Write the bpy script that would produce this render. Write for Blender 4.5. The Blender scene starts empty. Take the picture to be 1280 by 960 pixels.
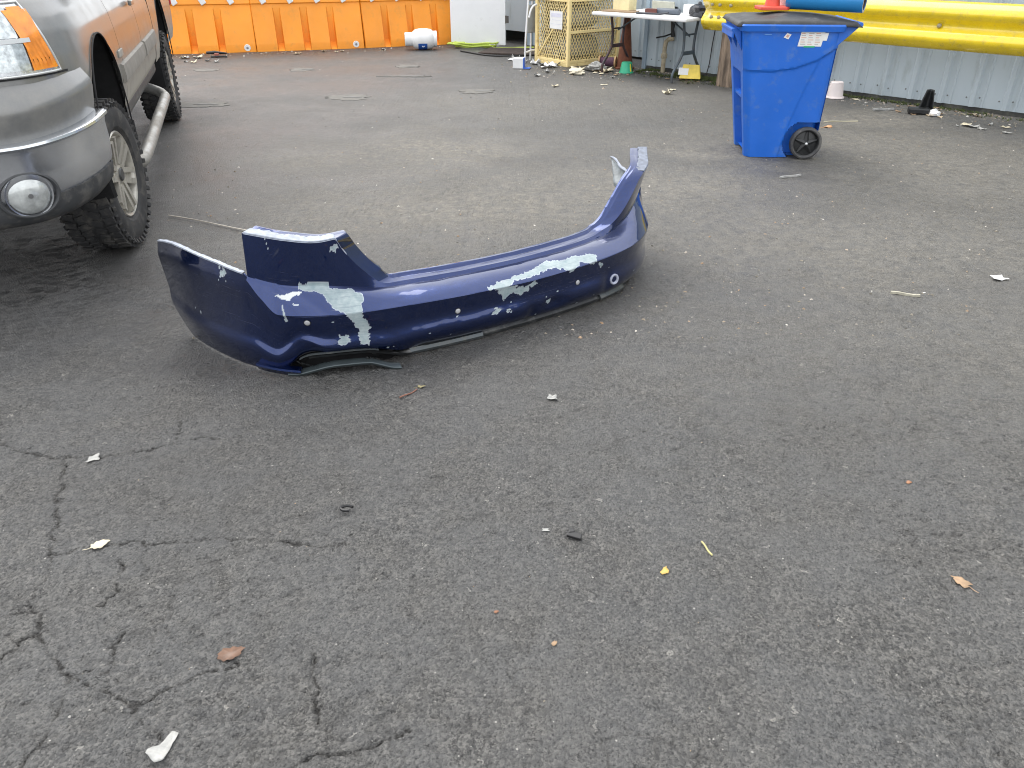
import bpy, bmesh, math, random
import numpy as np
from mathutils import Vector, Matrix
random.seed(7)
R = math.radians
scene = bpy.context.scene
col = scene.collection

# ------------------------------------------------------------------ camera
cam_d = bpy.data.cameras.new('camera'); cam = bpy.data.objects.new('camera', cam_d); col.objects.link(cam)
cam.location = (0, 0, 1.5); cam.rotation_euler = (R(60), 0, 0)
cam_d.sensor_width = 36.0; cam_d.lens = 27.0; cam_d.clip_start = .05; cam_d.clip_end = 2000
scene.camera = cam
# ------------------------------------------------------------------ sky: bright overcast
SUN_EL, SUN_AZ = R(58), R(-35)          # azimuth measured from +Y towards +X
w = bpy.data.worlds.new('World'); scene.world = w; w.use_nodes = True
nt = w.node_tree; nt.nodes.clear()
out = nt.nodes.new('ShaderNodeOutputWorld'); bg = nt.nodes.new('ShaderNodeBackground'); bg.inputs['Strength'].default_value = .14
sky = nt.nodes.new('ShaderNodeTexSky'); sky.sky_type = 'NISHITA'; sky.sun_disc = False
sky.sun_elevation = SUN_EL; sky.sun_rotation = SUN_AZ; sky.air_density = 1.0; sky.dust_density = 4.0; sky.ozone_density = 1.0
tc = nt.nodes.new('ShaderNodeTexCoord')
n1 = nt.nodes.new('ShaderNodeTexNoise'); n1.inputs['Scale'].default_value = 2.2; n1.inputs['Detail'].default_value = 3; n1.inputs['Roughness'].default_value = .55
rp = nt.nodes.new('ShaderNodeValToRGB')
rp.color_ramp.elements[0].position = .3; rp.color_ramp.elements[0].color = (6.6, 6.75, 7.0, 1)
rp.color_ramp.elements[1].position = .72; rp.color_ramp.elements[1].color = (10.4, 10.5, 10.6, 1)
mx = nt.nodes.new('ShaderNodeMix'); mx.data_type = 'RGBA'; mx.inputs['Factor'].default_value = .85
nt.links.new(tc.outputs['Generated'], n1.inputs['Vector']); nt.links.new(n1.outputs['Fac'], rp.inputs['Fac'])
nt.links.new(sky.outputs['Color'], mx.inputs['A']); nt.links.new(rp.outputs['Color'], mx.inputs['B'])
nt.links.new(mx.outputs['Result'], bg.inputs['Color']); nt.links.new(bg.outputs['Background'], out.inputs['Surface'])
# ------------------------------------------------------------------ sun behind the cloud
sd = bpy.data.lights.new('sun', 'SUN'); sd.energy = 1.5; sd.angle = R(50); sd.color = (1, .97, .92)
so = bpy.data.objects.new('sun', sd); col.objects.link(so)
sdir = Vector((math.sin(SUN_AZ)*math.cos(SUN_EL), math.cos(SUN_AZ)*math.cos(SUN_EL), math.sin(SUN_EL)))
so.rotation_euler = sdir.to_track_quat('Z', 'Y').to_euler(); so.location = (0, 0, 20)
# ------------------------------------------------------------------ exposure
vs = scene.view_settings; vs.view_transform = 'Standard'; vs.look = 'None'; vs.exposure = .86; vs.gamma = 1; vs.use_curve_mapping = False
scene.render.engine = 'CYCLES'
cy = scene.cycles; cy.max_bounces = 6; cy.diffuse_bounces = 3; cy.glossy_bounces = 3; cy.transmission_bounces = 3; cy.volume_bounces = 0; cy.filter_width = 1.05

# ================================================================== materials
def nodes(m):
    m.use_nodes = True; t = m.node_tree; return t, t.nodes, t.links, t.nodes['Principled BSDF']
def noise(t, sc, det=4, rough=.55, vec=None, dist=0):
    n = t.nodes.new('ShaderNodeTexNoise'); n.inputs['Scale'].default_value = sc; n.inputs['Detail'].default_value = det
    n.inputs['Roughness'].default_value = rough; n.inputs['Distortion'].default_value = dist
    if vec is not None: t.links.new(vec, n.inputs['Vector'])
    return n.outputs['Fac']
def ramp(t, fac, a, b, ca=(0, 0, 0), cb=(1, 1, 1)):
    r = t.nodes.new('ShaderNodeValToRGB'); e = r.color_ramp.elements
    e[0].position = a; e[0].color = (*ca, 1); e[1].position = b; e[1].color = (*cb, 1)
    t.links.new(fac, r.inputs['Fac']); return r.outputs['Color']
def mix(t, fac, a, b, mode='MIX'):
    m = t.nodes.new('ShaderNodeMix'); m.data_type = 'RGBA'; m.blend_type = mode
    for sock, v in (('Factor', fac), ('A', a), ('B', b)):
        if isinstance(v, (int, float)): m.inputs[sock].default_value = v
        elif isinstance(v, tuple): m.inputs[sock].default_value = (*v, 1)
        else: t.links.new(v, m.inputs[sock])
    return m.outputs['Result']
def math_(t, op, a, b=None, clamp=False):
    m = t.nodes.new('ShaderNodeMath'); m.operation = op; m.use_clamp = clamp
    for i, v in enumerate((a, b)):
        if v is None: continue
        if isinstance(v, (int, float)): m.inputs[i].default_value = v
        else: t.links.new(v, m.inputs[i])
    return m.outputs[0]
def objco(t, scale=None):
    c = t.nodes.new('ShaderNodeTexCoord').outputs['Object']
    if scale is None: return c
    mp = t.nodes.new('ShaderNodeMapping'); mp.inputs['Scale'].default_value = scale; t.links.new(c, mp.inputs['Vector']); return mp.outputs['Vector']
def attr(t, name):
    a = t.nodes.new('ShaderNodeAttribute'); a.attribute_name = name; return a.outputs['Fac']
def bump(t, p, h, strength, dist):
    b = t.nodes.new('ShaderNodeBump'); b.inputs['Strength'].default_value = strength; b.inputs['Distance'].default_value = dist
    t.links.new(h, b.inputs['Height']); t.links.new(b.outputs['Normal'], p.inputs['Normal']); return b
MATS = {}
def pm(name, colr, rough=.5, metal=0, var=.14, vs=6, dirt=None, damt=.35, dsc=9, bmp=0, bsc=70, coat=0, stretch=None):
    if name in MATS: return MATS[name]
    m = bpy.data.materials.new(name); t, N, L, p = nodes(m); MATS[name] = m
    v = objco(t, stretch)
    lo = tuple(c*(1-var) for c in colr); hi = tuple(min(1, c*(1+var)) for c in colr)
    c = ramp(t, noise(t, vs, 5, .6, v), .3, .7, lo, hi)
    rr = ramp(t, noise(t, vs*2.3, 4, .6, v), .3, .75, (max(.03, rough-.08),)*3, (min(1, rough+.12),)*3)
    if dirt:
        f = ramp(t, noise(t, dsc, 8, .68, v), .62-damt*.4, .78-damt*.2)
        f = math_(t, 'MULTIPLY', f, min(1, .4+damt))
        c = mix(t, f, c, dirt); rr = mix(t, f, rr, (.85, .85, .85))
    L.new(c, p.inputs['Base Color']); L.new(rr, p.inputs['Roughness']); p.inputs['Metallic'].default_value = metal
    if coat: p.inputs['Coat Weight'].default_value = coat; p.inputs['Coat Roughness'].default_value = .06
    if bmp: bump(t, p, noise(t, bsc, 5, .6, v), .6, bmp)
    return m

# ================================================================== mesh helpers
def link(name, me, mat, parent=None):
    o = bpy.data.objects.new(name, me); col.objects.link(o)
    if mat: me.materials.append(mat)
    if parent: o.parent = parent
    return o
def tag(o, label=None, cat=None, group=None, kind=None):
    if label: o['label'] = label
    if cat: o['category'] = cat
    if group: o['group'] = group
    if kind: o['kind'] = kind
    return o
def thing(name, label, cat, loc=(0, 0, 0), rz=0, group=None):
    o = bpy.data.objects.new(name, None); col.objects.link(o); o.empty_display_size = .1
    o.location = loc; o.rotation_euler = (0, 0, rz); return tag(o, label, cat, group)
def rotz(a): return Matrix.Rotation(a, 3, 'Z')
class MB:
    def __init__(s): s.v = []; s.f = []
    def add(s, V, F):
        b = len(s.v); s.v += [tuple(map(float, q)) for q in V]; s.f += [tuple(b+i for i in f) for f in F]; return s
    def box(s, c, size, M=None):
        hx, hy, hz = [q/2 for q in size]; M = M or Matrix.Identity(3); c = Vector(c)
        V = [c+M @ Vector((x, y, z)) for x in (-hx, hx) for y in (-hy, hy) for z in (-hz, hz)]
        return s.add(V, [(0, 1, 3, 2), (4, 6, 7, 5), (0, 4, 5, 1), (2, 3, 7, 6), (0, 2, 6, 4), (1, 5, 7, 3)])
    def bar(s, a, b, w, h=None, up=(0, 0, 1)):
        a, b = Vector(a), Vector(b); d = (b-a); L = d.length; d.normalize(); u = Vector(up)
        x = d.cross(u)
        if x.length < 1e-4: x = d.cross(Vector((1, 0, 0)))
        x.normalize(); y = x.cross(d); M = Matrix((x, d, y)).transposed()
        return s.box((a+b)/2, (w, L, h or w), M)
    def tube(s, path, r, seg=10, caps=True, closed=False):
        P = [Vector(p) for p in path]; n = len(P); rs = r if isinstance(r, (list, tuple)) else [r]*n
        T = []
        for i in range(n):
            if closed: T.append((P[(i+1) % n]-P[i-1]).normalized())
            else: T.append((P[min(i+1, n-1)]-P[max(i-1, 0)]).normalized())
        u = T[0].orthogonal().normalized(); V = []; F = []
        for i in range(n):
            u = (u-T[i]*u.dot(T[i])).normalized(); w_ = T[i].cross(u)
            V += [P[i]+(u*math.cos(2*math.pi*k/seg)+w_*math.sin(2*math.pi*k/seg))*rs[i] for k in range(seg)]
        for i in range(n if closed else n-1):
            j = (i+1) % n
            F += [(i*seg+k, i*seg+(k+1) % seg, j*seg+(k+1) % seg, j*seg+k) for k in range(seg)]
        if caps and not closed: F += [tuple(range(seg))[::-1], tuple((n-1)*seg+k for k in range(seg))]
        return s.add(V, F)
    def lathe(s, prof, c=(0, 0, 0), M=None, seg=32, caps=False):
        """prof: (radius, height) along the local Z axis, turned by M"""
        M = M or Matrix.Identity(3); c = Vector(c); V = []; F = []; n = len(prof)
        for r, h in prof: V += [c+M @ Vector((r*math.cos(2*math.pi*k/seg), r*math.sin(2*math.pi*k/seg), h)) for k in range(seg)]
        for i in range(n-1): F += [(i*seg+k, i*seg+(k+1) % seg, (i+1)*seg+(k+1) % seg, (i+1)*seg+k) for k in range(seg)]
        if caps: F += [tuple(range(seg))[::-1], tuple((n-1)*seg+k for k in range(seg))]
        return s.add(V, F)
    def prism(s, poly, z0, z1, M=None, c=(0, 0, 0)):
        M = M or Matrix.Identity(3); c = Vector(c); n = len(poly)
        V = [c+M @ Vector((x, y, z0)) for x, y in poly]+[c+M @ Vector((x, y, z1)) for x, y in poly]
        return s.add(V, [tuple(range(n))[::-1], tuple(range(n, 2*n))]+[(i, (i+1) % n, n+(i+1) % n, n+i) for i in range(n)])
    def grid(s, P):
        """P: array (a, b, 3)"""
        a, b = P.shape[:2]
        return s.add(P.reshape(-1, 3).tolist(), [(i*b+j, (i+1)*b+j, (i+1)*b+j+1, i*b+j+1) for i in range(a-1) for j in range(b-1)])
    def build(s, name, mat, parent=None, smooth=None, bevel=0, seg=2, recalc=True):
        me = bpy.data.meshes.new(name); me.from_pydata(s.v, [], s.f)
        if recalc:
            bm = bmesh.new(); bm.from_mesh(me); bmesh.ops.recalc_face_normals(bm, faces=bm.faces); bm.to_mesh(me); bm.free()
        o = link(name, me, mat, parent)
        if smooth is not None: shade(me, smooth)
        if bevel:
            md = o.modifiers.new('bevel', 'BEVEL'); md.width = bevel; md.segments = seg; md.limit_method = 'ANGLE'; md.angle_limit = R(40)
        return o
def shade(me, ang=35):
    me.polygons.foreach_set('use_smooth', [True]*len(me.polygons)); me.set_sharp_from_angle(angle=R(ang)); me.update()
AX = Matrix(((0, 0, 1), (0, 1, 0), (-1, 0, 0)))      # local Z -> +X
AY = Matrix(((1, 0, 0), (0, 0, 1), (0, -1, 0)))      # local Z -> +Y
def copy_tree(o, parent=None):
    c = o.copy(); col.objects.link(c); c.parent = parent
    for ch in list(o.children): copy_tree(ch, c)
    return c
# numpy noise ------------------------------------------------------
_rng = np.random.default_rng(11); _perm = _rng.permutation(4096); _val = _rng.random(4096)
def h2(ix, iy, k=0): return _val[_perm[(_perm[(ix+k*37) & 4095]+iy) & 4095]]
def vnoise(x, y, k=0):
    ix = np.floor(x).astype(int); iy = np.floor(y).astype(int); fx = x-ix; fy = y-iy
    fx = fx*fx*(3-2*fx); fy = fy*fy*(3-2*fy)
    a = h2(ix, iy, k)*(1-fx)+h2(ix+1, iy, k)*fx; b = h2(ix, iy+1, k)*(1-fx)+h2(ix+1, iy+1, k)*fx
    return a*(1-fy)+b*fy
def fbm(x, y, o=4, k=0):
    s = 0; a = .5; t = 0
    for i in range(o): s = s+a*vnoise(x*2**i+i*17.3, y*2**i-i*9.1, k+i); t += a; a *= .5
    return s/t
def worley(x, y, k=0):
    ix = np.floor(x).astype(int); iy = np.floor(y).astype(int); f1 = np.full(x.shape, 9.); f2 = np.full(x.shape, 9.)
    for i in (-1, 0, 1):
        for j in (-1, 0, 1):
            d = np.hypot(ix+i+h2(ix+i, iy+j, k)-x, iy+j+h2(ix+i, iy+j, k+5)-y)
            f2 = np.where(d < f1, f1, np.minimum(f2, d)); f1 = np.minimum(f1, d)
    return f1, f2

# ================================================================== ground
CRACKS = [
    [(-1.513, 2.123), (-1.388, 1.856), (-1.312, 1.65), (-1.274, 1.57), (-1.27, 1.447), (-1.222, 1.414), (-1.184, 1.358), (-1.105, 1.264), (-1.047, 1.218), (-1.023, 1.127), (-1.021, 1.052), (-1.03, 0.99)],
    [(-1.316, 1.414), (-1.264, 1.435)],
    [(-1.237, 1.276), (-1.216, 1.325), (-1.187, 1.363)],
    [(-1.047, 1.218), (-1.007, 1.232), (-0.954, 1.236), (-0.976, 1.315), (-0.977, 1.363)],
    [(-1.047, 1.218), (-0.962, 1.185), (-0.89, 1.163), (-0.852, 1.148), (-0.812, 1.18), (-0.789, 1.202), (-0.698, 1.232), (-0.648, 1.264)],
    [(-1.305, 1.636), (-1.196, 1.669), (-1.099, 1.683), (-0.953, 1.693), (-0.855, 1.703), (-0.702, 1.693), (-0.546, 1.666), (-0.462, 1.693)],
    [(-1.1, 1.623), (-1.052, 1.495), (-1.078, 1.435)],
    [(-1.25, 2.449), (-1.164, 2.22)],
    [(-1.473, 2.114), (-1.385, 2.114), (-1.255, 2.152), (-1.133, 2.22), (-0.946, 2.245)],
    [(-1.764, 2.19), (-1.575, 2.114), (-1.473, 2.114)],
    [(-0.485, 1.283), (-0.425, 1.105), (-0.404, 1.071)],
    [(-0.495, 0.964), (-0.408, 1.02), (-0.32, 1.04), (-0.231, 1.071)],
    [(0.046, 1.35), (0.049, 1.296)],
    [(-0.89, 1.163), (-0.818, 1.105), (-0.754, 1.055)],
]
def axis(fine, lo, hi, far, grow):
    a = list(np.arange(lo, hi, fine)); st = fine
    x = a[-1]
    while x < far: st = min(st*grow, 40); x += st; a.append(x)
    return a
gx = axis(.0052, 0, 1.62, 600, 1.042); gx = np.array([-q for q in gx[:0:-1]]+gx)
gyf = axis(.0047, .80, 2.35, 600, 1.0165); gyb = axis(.03, 0, .09, 600, 1.35)
gy = np.array([.80-q for q in gyb[:0:-1]]+gyf)
X, Y = np.meshgrid(gx, gy, indexing='ij'); near = np.clip((14-np.hypot(X, Y))/4, 0, 1)
xs, ys = X[near > 0], Y[near > 0]
hgt = (fbm(xs*.8, ys*.8, 3, 1)-.5)*.012+(fbm(xs*7, ys*7, 3, 2)-.5)*.004
res = np.clip(1.1-ys/9, .40, 1)                                   # finest relief only where the sheet is fine enough
f1, f2 = worley(xs*38+fbm(xs*20, ys*20, 2, 3)*1.2, ys*38+fbm(xs*20+7, ys*20, 2, 4)*1.2, 5)
hgt += res*(.0022*np.clip(.75-f1, 0, 1)+.0052*(fbm(xs*55, ys*55, 3, 6)-.5))
patchy = np.clip((fbm(xs*2.2, ys*2.2, 3, 9)-.36)*4, 0, 1)         # worn, pitted areas
pits = np.clip((fbm(xs*30, ys*46, 2, 12)-.60)*9, 0, 1)
hgt -= res*(.35+.65*patchy)*pits*.0060
jx = xs+(fbm(xs*26, ys*26, 3, 20)-.5)*.034+(fbm(xs*95, ys*95, 2, 22)-.5)*.014; jy = ys+(fbm(xs*26+50, ys*26, 3, 21)-.5)*.034+(fbm(xs*95+9, ys*95, 2, 23)-.5)*.014
cd = np.full(xs.shape, 9.)
sel = np.where((xs > -2.6) & (xs < .6) & (ys < 3))[0]
for pl in CRACKS:
    for (ax, ay), (bx, by) in zip(pl[:-1], pl[1:]):
        dx, dy = bx-ax, by-ay; t = np.clip(((jx[sel]-ax)*dx+(jy[sel]-ay)*dy)/(dx*dx+dy*dy), 0, 1)
        cd[sel] = np.minimum(cd[sel], np.hypot(jx[sel]-ax-t*dx, jy[sel]-ay-t*dy))
wd = .0013+.0030*fbm(xs*9, ys*9, 2, 30)**1.5
gap = np.clip((fbm(xs*22, ys*22, 2, 33)-.30)*5, 0, 1)
crk = np.clip(2.2-1.2*cd/wd, 0, 1)*(.35+.65*gap)
hgt -= crk*.0085
# fine alligator cracks between the clods
g1, g2 = worley(xs*9+fbm(xs*9, ys*9, 3, 41)*1.6, ys*9+fbm(xs*9+30, ys*9, 3, 42)*1.6, 44)
hair = np.clip(1-(g2-g1)/.05, 0, 1)*np.clip((fbm(xs*3, ys*3, 3, 45)-.52)*7, 0, 1)*res
hgt -= hair*.004
Z = np.zeros_like(X); Z[near > 0] = hgt*near[near > 0]-.001
def blobs(L):
    a = np.zeros(xs.shape); wx = xs+(fbm(xs*1.6, ys*1.6, 4, 60)-.5)*1.1; wy = ys+(fbm(xs*1.6+9, ys*1.6, 4, 61)-.5)*1.1
    for x, y, rx, ry, k in L: a = np.maximum(a, k*np.exp(-((wx-x)/rx)**2-((wy-y)/ry)**2))
    return a
dustA = blobs([(-.5, 6.5, 1.1, .8, 1.), (-1.5, 6.3, .7, .6, .75), (-.3, 4.9, 1.5, .9, .85), (.9, 5.3, 1.2, .8, .8), (1.6, 6.7, .8, .6, .6), (1.9, 4.3, 1.8, .9, .55), (0, 8.5, 1.8, 1., .55), (3.2, 6.2, 1.6, 1.4, .7), (3.9, 7.9, 1.3, .6, .9), (1.64, 6.45, .42, .22, 1.), (2.2, 3., 1.4, .8, .3), (1.2, 9.3, 1.6, .8, .5)])
wetA = blobs([(-.9, 2.2, .9, .5, .35), (.9, 2.4, .9, .4, .3), (-2.6, 5.2, .7, 1.2, .6), (2.6, 4.9, .9, .3, .35), (-1., 7.9, .8, .3, .4), (-1.2, 2.72, .38, .28, .9), (-1.95, 3.4, .7, .6, .95), (-1.7, 10.8, 1.8, .5, .5), (-2., 9.6, 1.3, .45, .65), (-.62, 2.62, .34, .18, .9), (-1.95, 2.8, .7, .4, .8), (.12, 6.4, .42, .22, .95), (-.35, 7.0, .5, .10, .7), (2.1, 5.5, .55, .16, .55), (-2.3, 6.0, .7, 1.8, .75), (0., 4.4, .5, .2, .4)])
na, nb = X.shape
idx = np.arange(na*nb).reshape(na, nb)
quads = np.stack([idx[:-1, :-1], idx[1:, :-1], idx[1:, 1:], idx[:-1, 1:]], -1).reshape(-1, 4)
me = bpy.data.meshes.new('ground'); me.vertices.add(na*nb); me.vertices.foreach_set('co', np.stack([X, Y, Z], -1).astype(np.float32).ravel())
me.loops.add(quads.size); me.loops.foreach_set('vertex_index', quads.ravel().astype(np.int32))
me.polygons.add(len(quads)); me.polygons.foreach_set('loop_start', np.arange(0, quads.size, 4, dtype=np.int32)); me.polygons.foreach_set('use_smooth', np.ones(len(quads), bool))
me.update(calc_edges=True)
for nm, arr in (('dust', dustA), ('wet', wetA), ('crack', np.maximum(crk, hair*.6))):
    full = np.zeros(X.shape, np.float32); full[near > 0] = arr; me.attributes.new(nm, 'FLOAT', 'POINT').data.foreach_set('value', full.ravel())
def asphalt():
    m = bpy.data.materials.new('asphalt'); t, N, L, p = nodes(m); v = objco(t)
    vo = N.new('ShaderNodeTexVoronoi'); vo.inputs['Scale'].default_value = 150; L.new(v, vo.inputs['Vector'])
    sep = N.new('ShaderNodeSeparateColor'); L.new(vo.outputs['Color'], sep.inputs['Color'])
    big = noise(t, 1.3, 3, .62, v); fine = noise(t, 130, 3, .72, v)
    nm = N.new('ShaderNodeTexNoise'); nm.inputs['Scale'].default_value = 13; nm.inputs['Detail'].default_value = 4; nm.inputs['Roughness'].default_value = .68; L.new(v, nm.inputs['Vector']); mid = nm.outputs['Fac']
    # warped cells: shade of thin crevices between clods, painted as dark lines
    wv = N.new('ShaderNodeVectorMath'); wv.operation = 'MULTIPLY_ADD'; L.new(nm.outputs['Color'], wv.inputs[0]); wv.inputs[1].default_value = (.11, .11, 0); L.new(v, wv.inputs[2])
    worn = ramp(t, noise(t, 3.4, 2, .65, v), .40, .62)                                # 0 worn smooth, 1 crumbling
    rg = math_(t, 'ABSOLUTE', math_(t, 'SUBTRACT', noise(t, 34, 2, .6, wv.outputs[0]), .5))
    crev_shade = math_(t, 'MULTIPLY', ramp(t, rg, .006, .022, (1, 1, 1), (0, 0, 0)), ramp(t, math_(t, 'ADD', mid, math_(t, 'MULTIPLY', worn, .10)), .53, .64), True)
    stone = ramp(t, sep.outputs['Red'], .0, 1, (.020, .020, .020), (.175, .171, .164))
    binder = ramp(t, mid, .3, .72, (.050, .050, .051), (.100, .098, .094))
    v2 = N.new('ShaderNodeTexVoronoi'); v2.inputs['Scale'].default_value = 52; L.new(wv.outputs[0], v2.inputs['Vector'])
    sp2 = N.new('ShaderNodeSeparateColor'); L.new(v2.outputs['Color'], sp2.inputs['Color'])
    c = mix(t, .62, binder, stone)
    c = mix(t, .75, c, ramp(t, sp2.outputs['Red'], 0, 1, (.70, .70, .71), (1.32, 1.30, 1.27)), 'MULTIPLY')
    c = mix(t, math_(t, 'MULTIPLY', math_(t, 'GREATER_THAN', sp2.outputs['Green'], .985), math_(t, 'LESS_THAN', v2.outputs['Distance'], .30)), c, (.27, .26, .24))
    c = mix(t, math_(t, 'MULTIPLY', ramp(t, big, .38, .7), .45), c, (.104, .101, .096))
    c = mix(t, math_(t, 'MULTIPLY', math_(t, 'SUBTRACT', 1.0, worn), .35), c, (.094, .097, .102))
    c = mix(t, math_(t, 'MULTIPLY', ramp(t, fine, .36, .45, (1, 1, 1), (0, 0, 0)), .85), c, (.020, .020, .020))    # pits between the stones, their shade mixed into the colour
    c = mix(t, math_(t, 'MULTIPLY', crev_shade, .85), c, (.016, .015, .015))  # crevice shade, in the colour only
    chip = math_(t, 'MULTIPLY', math_(t, 'GREATER_THAN', sep.outputs['Green'], .990), math_(t, 'LESS_THAN', math_(t, 'ADD', vo.outputs['Distance'], math_(t, 'MULTIPLY', sep.outputs['Blue'], .25)), .45))
    c = mix(t, chip, c, ramp(t, sep.outputs['Red'], 0, 1, (.16, .155, .145), (.36, .35, .33)))                       # pale stone chips in the mix
    dst = math_(t, 'MULTIPLY', attr(t, 'dust'), ramp(t, mid, .26, .60), True)
    c = mix(t, math_(t, 'MULTIPLY', dst, .70), c, mix(t, .6, (.275, .256, .220), ramp(t, sp2.outputs['Blue'], 0, 1, (.55, .55, .55), (1.3, 1.3, 1.3)), 'MULTIPLY'))
    wet = math_(t, 'MULTIPLY', attr(t, 'wet'), ramp(t, big, .30, .58), True)
    c = mix(t, wet, c, mix(t, 1.0, c, (.58, .58, .60), 'MULTIPLY'))
    c = mix(t, attr(t, 'crack'), c, (.022, .021, .020))                              # cracks coloured darker
    c = mix(t, 1.0, c, (1.005, 1.0, .98), 'MULTIPLY')
    L.new(c, p.inputs['Base Color'])
    rr = mix(t, wet, ramp(t, big, .35, .65, (.40, .40, .40), (.66, .66, .66)), (.20, .20, .20)); rr = mix(t, dst, rr, (.9, .9, .9)); L.new(rr, p.inputs['Roughness'])
    hh = math_(t, 'ADD', math_(t, 'MULTIPLY', vo.outputs['Distance'], -.8), math_(t, 'MULTIPLY', fine, 1.7))
    bump(t, p, hh, 1.0, .0058)
    return m
ground = link('ground', me, asphalt()); tag(ground, 'cracked dark grey asphalt yard with damp and dusty patches', 'asphalt', kind='structure')
def gz_at(x, y):                                   # height of the sheet under a point
    i = int(np.clip(np.searchsorted(gx, x), 1, len(gx)-1)); j = int(np.clip(np.searchsorted(gy, y), 1, len(gy)-1)); return float(Z[i, j])

# ================================================================== the torn-off bumper
def catmull(pts, n=40):
    pts = np.array(pts, float); out = []
    P0 = np.vstack([2*pts[0]-pts[1], pts, 2*pts[-1]-pts[-2]])
    for i in range(1, len(P0)-2):
        p0, p1, p2, p3 = P0[i-1:i+3]
        for t in np.linspace(0, 1, n, endpoint=False):
            out.append(.5*((2*p1)+(-p0+p2)*t+(2*p0-5*p1+4*p2-p3)*t*t+(-p0+3*p1-3*p2+p3)*t**3))
    out.append(pts[-1]); return np.array(out)

BPLAN = [(-1.60,3.23),(-1.37,2.96),(-1.18,2.79),(-1.02,2.69),(-.88,2.66),(-.70,2.68),(-.45,2.78),(-.1,2.96),(.25,3.19),(.50,3.40),(.64,3.60),(.70,3.83),(.68,4.03),(.62,4.28)]
BC = catmull(BPLAN)
_l = np.concatenate([[0], np.cumsum(np.linalg.norm(np.diff(BC, axis=0), axis=1))]); _u = np.linspace(0, _l[-1], 700)
BC = np.stack([np.interp(_u, _l, BC[:, i]) for i in (0, 1)], 1)
_k = np.exp(-np.linspace(-2.2, 2.2, 61)**2); _k /= _k.sum()                    # even out the curvature
_pad = np.vstack([BC[0]+(BC[0]-BC[1])*np.arange(30, 0, -1)[:, None], BC, BC[-1]+(BC[-1]-BC[-2])*np.arange(1, 31)[:, None]])
BC = np.stack([np.convolve(_pad[:, i], _k, 'valid') for i in (0, 1)], 1)
BS = np.concatenate([[0], np.cumsum(np.linalg.norm(np.diff(BC, axis=0), axis=1))])
BT = np.gradient(BC, axis=0); BT /= np.linalg.norm(BT, axis=1)[:, None]
BN = np.stack([-BT[:, 1], BT[:, 0]], 1)
BMID = 2.03          # arc position of the bumper's centre line
def bsmooth(x, xp, fp):                     # smooth table lookup
    x = np.asarray(x, float); xp = np.asarray(xp, float); fp = np.asarray(fp, float)
    k = np.clip(np.searchsorted(xp, x)-1, 0, len(xp)-2)
    t = np.clip((x-xp[k])/(xp[k+1]-xp[k]), 0, 1); m = np.gradient(fp, xp); h = xp[k+1]-xp[k]
    s = np.diff(fp)/np.diff(xp)
    m2 = m.copy()
    for i in range(len(m2)):                # limit slopes so that the curve never overshoots
        a = s[max(i-1, 0)]; b = s[min(i, len(s)-1)]
        m2[i] = 0 if a*b <= 0 else np.sign(a)*min(abs(m2[i]), 3*min(abs(a), abs(b)))
    return (2*t**3-3*t**2+1)*fp[k]+(t**3-2*t**2+t)*h*m2[k]+(-2*t**3+3*t**2)*fp[k+1]+(t**3-t**2)*h*m2[k+1]
def bplace(s, d, z):
    x = np.interp(s, BS, BC[:, 0]); y = np.interp(s, BS, BC[:, 1])
    nx = np.interp(s, BS, BN[:, 0]); ny = np.interp(s, BS, BN[:, 1])
    return np.stack([x+nx*d, y+ny*d, np.broadcast_to(z, np.shape(x))], -1)
# tables against sigma = distance from the centre line along the bumper
def crease(sig):  return bsmooth(sig, [0,.45,.8,.98,1.10,1.16,1.23,1.5,1.75,2.1], [.235,.243,.250,.256,.262,.33,.418,.425,.414,.34])
def shelf_d(sig): return bsmooth(sig, [0,.5,.62,.8,1.0,1.12,1.23], [.135,.135,.125,.10,.07,.04,.0])
def shelf_z(sig): return bsmooth(sig, [0,.5,.62,.70,.8,.95,1.1,1.23], [.272,.278,.284,.297,.322,.350,.372,.420])
def top_d(sig):   return bsmooth(sig, [0,.55,.62,.8,1.0,1.15,1.23], [.142,.148,.136,.108,.070,.040,.012])
def top_z(sig, far=False):
    if far: return bsmooth(sig, [0,.45,.55,.65,.74,.82,.90,1.0,1.1,1.23], [.287,.290,.300,.325,.368,.425,.490,.532,.556,.580])
    return bsmooth(sig, [0,.5,.60,.664,.72,.768,.813,.845,.90,1.05,1.23], [.287,.290,.294,.308,.357,.41,.472,.522,.520,.542,.582])
def foot_z(s):    return bsmooth(s, [0,.30,.88,.94,1.0,1.08,1.26,1.42,1.7,2.6,3.6], [.0,.004,.004,.036,.082,.094,.084,.042,.030,.026,.02])
def foot_d(s):    return bsmooth(s, [0,.80,.94,1.0,1.30,1.45,3.6], [.02,.03,.02,.012,.015,.05,.055])

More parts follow.
